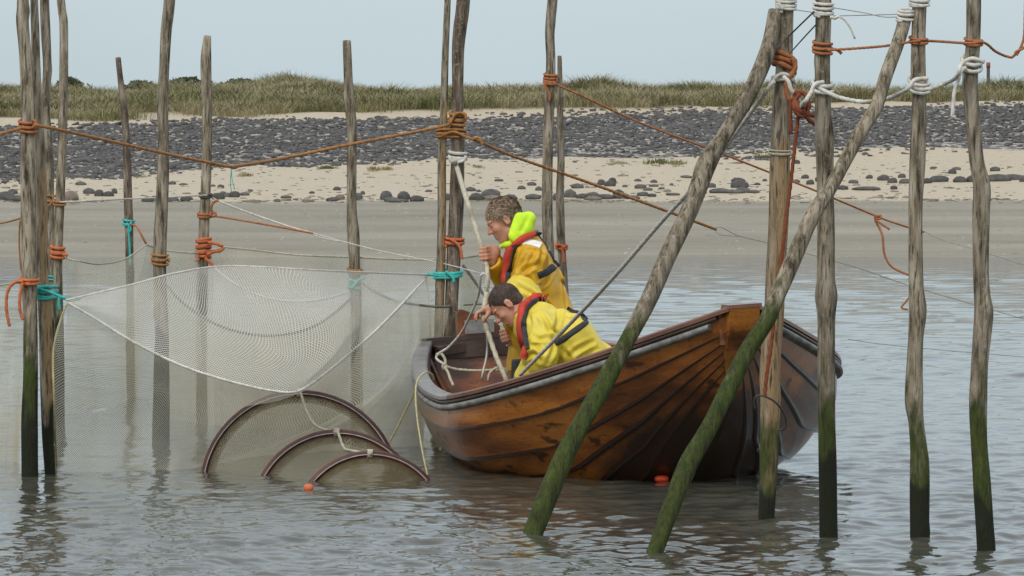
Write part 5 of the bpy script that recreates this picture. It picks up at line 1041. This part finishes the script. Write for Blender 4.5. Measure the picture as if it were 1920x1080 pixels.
def hairfield(c, R, s, thick, wav, back, front, low, name, m, parent, len_=.02, lift_=.4):
    c = np.array(c, float); Fd = Field(c - .17, c + .17, .0045); L = lambda f, sd_, u: c + R @ (np.array((f, sd_, u)) * s)
    dp = lambda G, t: wav * noise3(G @ R * np.array((1, 1, .6)), 75, .3) + wav * .7 * noise3(G @ R, 150, .7)
    Fd.ell(L(-.016, 0, .040), (np.array((.098, .079, .088)) + thick) * s, R, .01, disp=dp)
    Fd.ell(L(-.050, 0, -.020), (np.array((.052, .064, .062)) + thick * .8) * s, R, .02, disp=dp)
    g = lambda f, sd_, u, r_, k=.012: Fd.ell(L(f, sd_, u), np.array(r_) * s, R, k, 'sub')
    g(.100 - front, 0, -.030, (.074, .2, .078 + front * .4)); g(.03, 0, -.13, (.16, .2, .075 - low)); 
    for q in (-1, 1): g(.004, q * .092, -.012, (.027, .02, .036), .006)
    V, Fq = Fd.surf(); r = np.random.default_rng(int(abs(c[0]) * 1e4) % 999); n = 4200; q = V[r.integers(0, len(V), n)]; nr = q - (c + R @ np.array((-.02, 0, .02))); nr /= np.linalg.norm(nr, axis=1)[:, None]
    comb = R @ np.array((-.55, 0, -.75)); d = comb + .45 * r.normal(size=(n, 3)); d -= nr * (d * nr).sum(1)[:, None]; d /= np.linalg.norm(d, axis=1)[:, None]; d = d + nr * lift_
    sd_ = np.cross(d, nr); sd_ /= np.linalg.norm(sd_, axis=1)[:, None]; L_ = len_ * r.uniform(.5, 1.2, n)[:, None]; a_ = q - nr * .003
    T = np.stack([a_ - sd_ * .0016, a_ + sd_ * .0016, a_ + d * L_ * .55 + sd_ * .0012, a_ + d * L_ + nr * 0 - nr * L_ * .15], 1).reshape(-1, 3)
    Fl = np.vstack([Fq, len(V) + 4 * np.arange(n)[:, None] + np.array([[0, 1, 2, 3]])]); return mesh(name, np.vstack([V, T]), Fl, m, parent)
def bvh_of(*objs):
    V, Fl, o = [], [], 0
    for ob in objs:
        mw = np.array(ob.parent.location if ob.parent else (0, 0, 0)) + np.array(ob.location)
        for v in ob.data.vertices: V.append(tuple(np.array(v.co) + mw))
        Fl += [tuple(i + o for i in p.vertices) for p in ob.data.polygons]; o = len(V)
    return BVHTree.FromPolygons(V, Fl)
def hit(bv, px, py, Dg):
    p = W(px, py, 10.0); o = np.array((0, 0, H)); d = p - o; d /= np.linalg.norm(d)
    loc, nrm, i, dist = bv.ray_cast(Vector(o), Vector(d))
    if loc is None: loc, nrm, i, dist = bv.find_nearest(Vector(W(px, py, Dg)))
    nrm = Vector(nrm); 
    if nrm.dot(Vector(d)) > 0: nrm = -nrm
    return np.array(loc), np.array(nrm)
def strip(name, bv, pts, m, parent, Dg, th=.012, sink=.02, nc=7, lift=.0):
    """band lying on the cloth; pts (px,py,width px)"""
    P, _ = resample(cat([(p[0], p[1], p[2]) for p in pts], 8), 2.5); n = len(P); t = np.gradient(P[:, :2], axis=0); t /= np.linalg.norm(t, axis=1)[:, None] + 1e-9
    top_, bot_ = [], []
    for i in range(n):
        for q in np.linspace(-1, 1, nc):
            x = P[i, 0] - t[i, 1] * q * P[i, 2] / 2; y = P[i, 1] + t[i, 0] * q * P[i, 2] / 2; l_, nn_ = hit(bv, x, y, Dg); e_ = (1 - q ** 4)
            top_.append(l_ + nn_ * (lift + th * e_)); bot_.append(l_ - nn_ * sink)
    T_ = np.array(top_).reshape(n, nc, 3); 
    for _ in range(3): T_[1:-1] = .5 * T_[1:-1] + .25 * (T_[2:] + T_[:-2])
    V = np.vstack([T_.reshape(-1, 3), np.array(bot_)]); k = n * nc; f = grid_faces(n, nc); Fl = [tuple(q) for q in f] + [tuple(q[::-1] + k) for q in f]
    for i in range(n - 1): Fl += [(i * nc, k + i * nc, k + (i + 1) * nc, (i + 1) * nc), (i * nc + nc - 1, (i + 1) * nc + nc - 1, k + (i + 1) * nc + nc - 1, k + i * nc + nc - 1)]
    for i in (0, n - 1): Fl += [(i * nc + j, i * nc + j + 1, k + i * nc + j + 1, k + i * nc + j) for j in range(nc - 1)]
    return mesh(name, V, Fl, M[m], parent)
def grip(Fd, c, ax, palm, wrist, s=1.0, k=.004, open_=0.0):
    """hand closed round a rope at c with axis ax; palm = direction from the rope to the palm"""
    c, ax, palm = np.array(c), np.array(ax, float), np.array(palm, float); ax /= np.linalg.norm(ax); palm -= ax * (palm @ ax); palm /= np.linalg.norm(palm); sd_ = np.cross(ax, palm)
    if sd_[1] > 0: sd_ = -sd_                               # fingers come round on the camera side
    pcn = c + palm * .034 * s
    kn = []
    for i, (o, r_, ln) in enumerate(((.032, .0098, 1.0), (.011, .0102, 1.08), (-.011, .0098, 1.0), (-.031, .0085, .84))):
        b = c + ax * o * s; R_ = .024 * s
        k0 = b + palm * (.036) * s + sd_ * .012 * s; p1 = b + palm * .012 * s + sd_ * (R_ + .012) * s / s; p2 = b - palm * .022 * s * ln + sd_ * (.020) * s; p3 = b - palm * .020 * s + sd_ * (-.006) * s
        Fd.cap(k0, p1, r_ * 1.12 * s, r_ * 1.08 * s, k); Fd.cap(p1, p2, r_ * 1.06 * s, r_ * s, k); Fd.cap(p2, p3, r_ * s, r_ * .88 * s, k); kn.append(k0)
        Fd.cap(k0, pcn + palm * .040 * s + ax * o * .6 * s, r_ * 1.3 * s, .016 * s, .012)
    Fd.cap(pcn + palm * .03 * s + ax * .015 * s, pcn + palm * .03 * s - ax * .018 * s, .020 * s, .018 * s, .012)
    th0 = pcn + palm * .035 * s + ax * .030 * s; th1 = c + palm * .022 * s + ax * .056 * s + sd_ * .010 * s; th2 = c + ax * .062 * s + sd_ * .02 * s - palm * .006 * s
    Fd.cap(th0, th1, .014 * s, .011 * s, .008); Fd.cap(th1, th2, .0108 * s, .0095 * s, k)
    w_ = np.array(wrist); Fd.cap(pcn + palm * .045 * s, w_, .022 * s, .027 * s, .014)
def creases(ob, bv, lines, Dg, dep=.011, wd=.011):
    off_ = np.array(ob.parent.location) + np.array(ob.location); me = ob.data; n = len(me.vertices); co = np.empty(n * 3, np.float32); me.vertices.foreach_get('co', co); co = co.reshape(-1, 3) + off_
    nr = np.empty(n * 3, np.float32); me.vertices.foreach_get('normal', nr); nr = nr.reshape(-1, 3); mv = np.zeros(n)
    for ln in lines:
        P, _ = resample(cat([(x, y) + (0,) for x, y in ln], 8), 1.5); Q = np.array([hit(bv, p[0], p[1], Dg)[0] for p in P])
        best = np.full(n, 9.); tt = np.zeros(n)
        for i, q in enumerate(Q):
            d = np.linalg.norm(co - q, axis=1); m = d < best; best[m] = d[m]; tt[m] = i / (len(Q) - 1)
        e_ = np.sin(np.pi * np.clip(tt, .08, .92)) ** .7
        mv += e_ * (-dep * np.exp(-(best / wd) ** 2) + dep * .75 * np.exp(-((best - wd * 2.3) / (wd * 1.1)) ** 2))
    co = co + nr * mv[:, None] - off_; me.vertices.foreach_set('co', co.astype(np.float32).ravel()); me.update()
# --- standing man
def person_standing():
    D0 = 26.75; k = D0 / F; P = lambda x, y, d=0.0: W(x, y, D0 + d)
    feet = P(1010, 690); feet[2] = -.10
    bx = (feet[0], D0, -.12)
    Fd = Field(W(875, 360, D0) + np.array((0, -.42, -.0)) * 1 - np.array((0, 0, 1.72)), W(1105, 360, D0) + np.array((0, .42, .04)), .0055)
    hc = P(945, 413, -.01); R = basis((-.86, -.15, -.46), (-.40, 0, .92))
    head(Fd, hc, R, .99)
    nk = P(972, 452); Fd.cap(hc + R @ np.array((-.035, 0, -.05)), nk + (0.02, 0, -.01), .056, .062, .02)
    sN, sF = P(1002, 484, -.19), P(985, 480, .19); hip = P(1010, 680)
    Fd.cap(P(988, 478), P(1006, 560), .10, .11, .03, (0, 1, 0), 1.5); Fd.cap(P(1006, 560), hip, .11, .12, .03, (0, 1, 0), 1.4)
    eF, wF = P(952, 535, .17), P(922, 492, .02); Fd.cap(sF, eF, .055, .045, .03); Fd.cap(eF, wF, .042, .027, .02)
    eN, wN = P(976, 560, -.24), P(962, 610, -.12); Fd.cap(sN, eN, .055, .045, .03); Fd.cap(eN, wN, .042, .027, .02)
    rp = P(907, 475, .0); grip(Fd, rp, (.12, 0, -1), (1, .1, -.25), wF, .98)
    hN = P(948, 628, -.08); grip(Fd, hN, (.3, 0, -1), (.8, -.2, .6), wN, .98)
    for s, x in ((-.12, 1000), (.12, 1022)):
        kn = P(x - 14, 765, s); Fd.cap(P(x, 690, s), kn, .085, .06, .03); an = P(x + 5, 840, s); an[2] = -.06; Fd.cap(kn, an, .058, .04, .02); Fd.cap(an, an + (-.15, 0, -.03), .04, .035, .02)
    V, Fq = Fd.surf(); me_ = mesh('person', V, Fq, M['skin'], origin=bx)
    tag(me_, 'standing person in golden yellow oilskins and red lifejacket, hauling a pale rope, bright hood', 'person')
    # clothes
    Fj = Field(P(905, 700) + (0, -.42, -.55), P(1100, 425) + (0, .42, .02), .0062)
    fold = lambda fr, dr, am: (lambda G, t: am * 2.2 * (1 - 2 * np.abs(np.sin((G @ np.array(dr)) * fr * .5 + 2.2 * noise3(G, 9, .4))) ** .6) * np.clip(noise3(G, 11, .8) + .45, 0, 1.2) + .004 * noise3(G, 22, .1))
    Fj.cap(P(986, 480), P(1002, 540), .115, .155, .04, (0, 1, 0), 1.45, disp=fold(42, (.8, .2, .4), .006))
    Fj.cap(P(1000, 535), P(1013, 610), .155, .185, .04, (0, 1, 0), 1.3, disp=fold(38, (.9, .2, .35), .008))
    Fj.cap(P(1013, 605), P(1018, 690), .185, .19, .04, (0, 1, 0), 1.2, disp=fold(38, (.9, .2, .2), .008))
    Fj.cap(P(985, 462, 0), P(972, 458), .095, .075, .03, (0, 1, 0), 1.3)
    Fj.cap(sN + (0, 0, -.005), eN, .088, .082, .02, disp=fold(60, (.5, .3, .9), .007)); Fj.cap(eN, wN + (0, 0, .02), .080, .062, .02, disp=fold(60, (.5, .3, .9), .006))
    Fj.cap(sF, eF, .085, .075, .03, disp=fold(60, (.5, .3, .9), .006)); Fj.cap(eF, wF + (wF - eF) * .12, .072, .058, .02, disp=fold(70, (.8, .3, -.5), .005))
    d = (wF - eF) / np.linalg.norm(wF - eF); Fj.cap(wF - d * .02, wF + d * .12, .038, .044, .004, op='sub'); Fj.plane_cut(wF + d * .012, d, [wF + d * .09], .08)
    hem = P(1010, 697); Fj.plane_cut(hem, (0, 0, -1), [hem + (-.2, 0, -.3), hem + (.25, 0, -.1)], .34)
    V, Fq = Fj.surf(); jk = mesh('jacket', V, Fq, M['oilskin'], me_)
    Ft = Field(P(940, 790) + (0, -.3, -.35), P(1090, 670) + (0, .3, 0), .008)
    for s, x in ((-.12, 1000), (.12, 1022)): Ft.cap(P(x, 672, s), P(x - 14, 765, s), .125, .095, .03); an = P(x + 5, 840, s); an[2] = -.04; Ft.cap(P(x - 14, 765, s), an, .09, .07, .02)
    V, Fq = Ft.surf(); mesh('trousers', V, Fq, M['trousers'], me_)
    hairfield(hc, R, 1.0, .0045, .0016, 0, .016, .004, 'hair', M['hair1'], me_, .030, .26)
    Fh = Field(P(925, 475) + (0, -.2, 0), P(1025, 385) + (0, .2, .02), .0045)
    for s in (-1, 1):
        Fh.cap(P(981, 414, s * .085), P(968, 446, s * .105), .040, .032, .03, (0, 1, 0), .7); Fh.cap(P(990, 410, s * .06), P(976, 440, s * .075), .036, .04, .03)
        Fh.cap(P(973, 408, s * .092), P(962, 440, s * .108), .028, .026, .03, (0, 1, 0), .6)
        Fh.cap(P(950, 458, s * .06), P(940, 462, s * .03), .018, .014, .012); Fh.cap(P(965, 455, s * .085), P(950, 460, s * .06), .022, .016, .012)
    Fh.cap(P(992, 411, -.06), P(992, 411, .06), .036, .036, .03); Fh.cap(P(984, 432, -.07), P(984, 432, .07), .05, .05, .03)
    Fh.cap(P(978, 432, -.125), P(992, 404, -.115), .007, .007, .02, op='sub')
    Fh.ell(hc + R @ np.array((-.02, 0, .03)), (.098, .088, .11), R, k=.012, op='sub')
    V, Fq = Fh.surf(); hood = mesh('hood', V, Fq, M['fluo'], me_)
    creases(jk, bvh_of(jk), [[(1018, 458), (1016, 478), (1011, 503)], [(1008, 494), (990, 504), (975, 516)], [(966, 474), (962, 500), (955, 513)], [(980, 519), (994, 527), (1000, 558)], [(1037, 504), (1022, 527), (1002, 545)], [(1046, 500), (1055, 540), (1064, 585)],
        [(1030, 470), (1036, 485), (1040, 496)], [(985, 480), (978, 495), (972, 505)], [(1010, 560), (1030, 575), (1050, 600)], [(1005, 470), (995, 488), (990, 500)]], D0)
    bv = bvh_of(jk, hood); st = lambda nm, pts, m, **q: strip(nm, bv, pts, m, me_, D0, **q)
    st('life_jacket', [(1014, 434, 7), (1002, 437, 8), (988, 441, 9), (974, 449, 9), (962, 461, 10), (954, 482, 11), (950, 510, 11), (949, 535, 10)], 'redvest', th=.030)
    st('life_jacket_edge', [(1014, 439, 3), (1003, 442, 3), (988, 447, 3), (975, 456, 3), (968, 467, 3), (961, 486, 3), (957, 512, 3), (956, 536, 3)], 'black', th=.028)
    st('harness_strap', [(1015, 440, 4), (1027, 457, 4), (1036, 473, 4), (1042, 490, 5)], 'black', th=.008); st('waist_belt', [(1009, 517, 13), (1022, 512, 14), (1036, 502, 15), (1047, 490, 14)], 'black', th=.010)
    st('reflective_patch', [(978, 456, 8), (988, 453, 10), (1000, 455, 11), (1013, 460, 12)], 'reflect', th=.005, lift=.003)
    return me_, bv
# --- bending man
def person_bending():
    D0 = 26.25; k = D0 / F; P = lambda x, y, d=0.0: W(x, y, D0 + d)
    base = (P(1110, 700)[0], D0, -.12)
    Fd = Field(P(870, 800) + (0, -.42, -.45), P(1165, 510) + (0, .48, .02), .0055)
    hc = P(951, 572, .0); R = basis((-.66, -.14, -.74), (-.72, .05, .68))
    head(Fd, hc, R, .94)
    nk = P(992, 592); Fd.cap(hc + R @ np.array((-.04, 0, -.045)), nk, .056, .062, .02)
    sN, sF = P(1016, 612, -.18), P(1004, 592, .2); hip = P(1115, 690, 0)
    Fd.cap(P(1004, 606), P(1060, 640), .10, .11, .03, (0, 1, 0), 1.5); Fd.cap(P(1060, 640), hip, .11, .125, .03, (0, 1, 0), 1.4)
    eN, wN = P(1016, 668, -.26), P(984, 706, -.20); Fd.cap(sN, eN, .055, .045, .03); Fd.cap(eN, wN, .042, .028, .02)
    eF, wF = P(981, 540, .27), P(934, 583, .14); Fd.cap(sF, eF, .055, .045, .03); Fd.cap(eF, wF, .042, .027, .02)
    # far hand resting over the rope, knuckles up, fingers drooping
    pm = P(917, 581, .10); Fd.cap(wF, pm, .026, .030, .012)
    for i, (dy, ln) in enumerate(((-.030, .95), (-.010, 1.05), (.010, 1.0), (.029, .8))):
        k0 = P(905, 582, .10 + dy); k1 = k0 + np.array((-.030, 0, -.014)) * ln + (0, dy * .2, 0); k2 = k1 + np.array((-.010, -.002, -.024)) * ln; k3 = k2 + np.array((.004, -.004, -.017)) * ln
        Fd.cap(pm, k0, .020, .014, .010); Fd.cap(k0, k1, .0118, .0108, .004); Fd.cap(k1, k2, .0105, .0098, .004); Fd.cap(k2, k3, .0096, .0085, .004)
    Fd.cap(P(918, 586, .075), P(911, 595, .055), .015, .012, .008); Fd.cap(P(911, 595, .055), P(906, 602, .06), .011, .0095, .004)
    hN = P(968, 722, -.18); grip(Fd, hN, (.3, 0, -1), (.6, -.1, .7), wN, .97)
    for s in (-.13, .13):
        kn = P(1050, 760, s); kn[2] = max(kn[2], .18); Fd.cap(hip + (0, s, 0), kn, .09, .065, .03); an = P(1110, 800, s); an[2] = -.07; Fd.cap(kn, an, .06, .04, .02); Fd.cap(an, an + (-.14, 0, -.02), .04, .034, .02)
    V, Fq = Fd.surf(); me_ = mesh('person', V, Fq, M['skin'], origin=base)
    tag(me_, 'person in lemon yellow oilskins bending low over the boat stern, short dark hair, head down', 'person')
    Fj = Field(P(930, 790) + (0, -.45, -.05), P(1170, 505) + (0, .5, .04), .0062)
    fold = lambda fr, dr, am: (lambda G, t: am * 2.2 * (1 - 2 * np.abs(np.sin((G @ np.array(dr)) * fr * .5 + 2.2 * noise3(G, 9, .2))) ** .6) * np.clip(noise3(G, 11, .5) + .45, 0, 1.2) + .004 * noise3(G, 22, .6))
    Fj.cap(P(1008, 610), P(1060, 645), .125, .165, .04, (0, 1, 0), 1.4, disp=fold(40, (.8, .2, -.5), .007))
    Fj.cap(P(1055, 642), P(1100, 695), .165, .18, .04, (0, 1, 0), 1.25, disp=fold(36, (.8, .2, -.6), .009))
    Fj.cap(P(1100, 695), P(1108, 740), .17, .15, .04, (0, 1, 0), 1.2)
    Fj.cap(P(1000, 600), P(985, 596), .10, .075, .03, (0, 1, 0), 1.3)
    Fj.cap(sN, eN, .088, .086, .05, disp=fold(55, (.5, .3, .9), .008)); Fj.cap(eN, wN, .086, .066, .04, disp=fold(55, (.7, .3, .7), .008))
    Fj.cap(sF, eF, .085, .092, .03, disp=fold(60, (.5, .3, .9), .006)); d = (wF - eF) / np.linalg.norm(wF - eF); wq = eF + (wF - eF) * .72
    Fj.cap(eF, wq, .078, .062, .02, disp=fold(60, (.8, .3, -.5), .005)); Fj.cap(wq - d * .02, wq + d * .12, .040, .046, .004, op='sub'); Fj.plane_cut(wq + d * .01, d, [wq + d * .09], .08)
    V, Fq = Fj.surf(); jk = mesh('jacket', V, Fq, M['oilskin2'], me_)
    Ft = Field(P(1000, 790) + (0, -.35, -.35), P(1180, 640) + (0, .35, 0), .008)
    for s in (-.13, .13):
        kn = P(1050, 760, s); kn[2] = max(kn[2], .18); Ft.cap(P(1112, 705) + (0, s, 0), kn, .115, .095, .03); an = P(1110, 800, s); an[2] = -.05; Ft.cap(kn, an, .09, .07, .02)
    V, Fq = Ft.surf(); mesh('trousers', V, Fq, M['trousers'], me_)
    hairfield(hc, R, .94, .0025, .0008, 0, .008, -.004, 'hair', M['hair2'], me_, .010, .6)
    creases(jk, bvh_of(jk), [[(1047, 571), (1046, 595), (1042, 622)], [(990, 588), (995, 608), (991, 628)], [(988, 655), (1006, 649), (1019, 660)], [(978, 674), (1000, 664), (1012, 676)], [(1112, 641), (1085, 654), (1070, 667)], [(1120, 655), (1095, 666), (1080, 680)], [(1036, 632), (1038, 652), (1028, 680)],
        [(1010, 585), (1024, 600), (1030, 620)], [(1060, 590), (1075, 600), (1085, 612)], [(1000, 630), (1012, 636), (1024, 634)], [(1055, 655), (1065, 668), (1070, 684)], [(968, 560), (975, 572), (972, 585)]], D0)
    bv = bvh_of(jk); st = lambda nm, pts, m, **q: strip(nm, bv, pts, m, me_, D0, **q)
    st('life_jacket', [(1019, 554, 12), (1008, 556, 15), (997, 561, 15), (986, 572, 14), (980, 590, 13), (979, 610, 12), (981, 630, 12), (984, 650, 12), (985, 666, 10)], 'redvest', th=.034)
    st('life_jacket_edge', [(1024, 553, 3), (1013, 563, 3), (1000, 571, 3), (991, 582, 3), (987, 596, 3), (986, 612, 3), (989, 635, 3), (992, 655, 3)], 'black', th=.028)
    st('waist_belt', [(1041, 645, 11), (1056, 636, 12), (1075, 622, 12), (1092, 610, 12), (1100, 603, 11)], 'black', th=.010)
    st('harness_strap', [(1064, 577, 4), (1078, 581, 4), (1088, 590, 4), (1098, 602, 5)], 'black', th=.008)
    return me_, bv
person_standing(); person_bending()

# ------------------------------------------------------------------ ropes in and on the boat
dg = dep_of('g1', 290)
rope('thick cream rope from the thick dark pole down through the standing man\'s fist', [(852, 300, dg - .2), (858, 318, dg - .25), (872, 365, 27.2), (888, 415, 26.95), (903, 462, 26.75), (908, 480, 26.75), (914, 508, 26.7), (913, 545, 26.6), (908, 576, 26.42), (906, 592, 26.34), (918, 632, 26.3), (932, 672, 26.2), (945, 702, 26.1), (950, 716, 26.1)], 4.6, 'cream')
rope('thin grey rope looped on the hauled rope and curving down left into the boat', [(908, 560, 26.6), (915, 530, 26.55), (911, 514, 26.55), (902, 516, 26.55), (900, 535, 26.6), (896, 556, 26.7), (883, 588, 26.8), (866, 622, 27), (842, 650, 27.1), (824, 662, 27.1), (818, 672, 27.1), (834, 684, 27)], 2.4, 'grey')
rope('grey rope hanging between the bending man\'s hand and the boat floor', [(910, 600, 26.4), (914, 640, 26.5), (912, 670, 26.5), (906, 696, 26.4), (903, 712, 26.4)], 2.2, 'grey')
rope('cream knotted rope lying over the inside of the stern quarter', [(819, 664, 27.3), (828, 664, 27.2), (835, 676, 27.1), (834, 688, 27), (840, 698, 26.9), (845, 712, 26.6), (850, 722, 26.4)], 2.6, 'cream', extra=[[(833, 682, 27), (829, 690, 27), (838, 692, 27), (836, 684, 27)], [(838, 688, 27), (860, 693, 27), (900, 695, 26.9), (950, 692, 26.8), (962, 692, 26.8)]])
rope('small arched rope end on the near gunwale beside the hauled rope', [(915, 714, 26.2), (918, 700, 26.2), (930, 690, 26.2), (944, 690, 26.2), (952, 700, 26.2)], 2.4, 'cream')
q_ = [b2w(hull_pt(.30, 1, -1) + np.array((0, dy, dz))) for dy, dz in ((.10, -.06),)]
rope('thin cream rope hanging over the stern quarter down to the smallest hoop', [(814, 712, 26.2), (811, 703, 26.1), (800, 698, 26.0), (789, 704, 25.95), (781, 718, 25.9), (779, 745, 25.8), (783, 790, 25.6), (791, 840, 25.4), (797, 872, 25.3)], 1.8, 'yellowrope', extra=[[(797, 872, 25.3), (801, 890, 25.2), (798, 900, 25.2)]])
rope('long grey rope slanting from the hitch on the split brown pole down into the boat', [(1453, 152, dJ - .12), (1444, 160, dJ - .12), (1436, 172, dJ - .1), (1380, 248, dJ + .15), (1320, 328, dJ + .45), (1240, 416, dJ + 1), (1150, 520, dJ + 1.7), (1060, 616, 25.2), (984, 694, 25.75), (975, 704, 25.8)], 3.9, 'grey')
rope('yellowish net cord in the water between the net wall and the boat stern', [(822, 802, 26.7), (827, 818, 26.6), (826, 845, 26.5)], 2.0, 'yellowrope')
rope('long yellowish cord slanting through the fine net wall right of the largest hoop', [(778, 735, 27.4), (760, 770, 27.3), (735, 820, 27.1), (715, 850, 27)], 2.0, 'yellowrope')
print('objects', len(bpy.data.objects), 'faces', sum(len(m.polygons) for m in bpy.data.meshes))
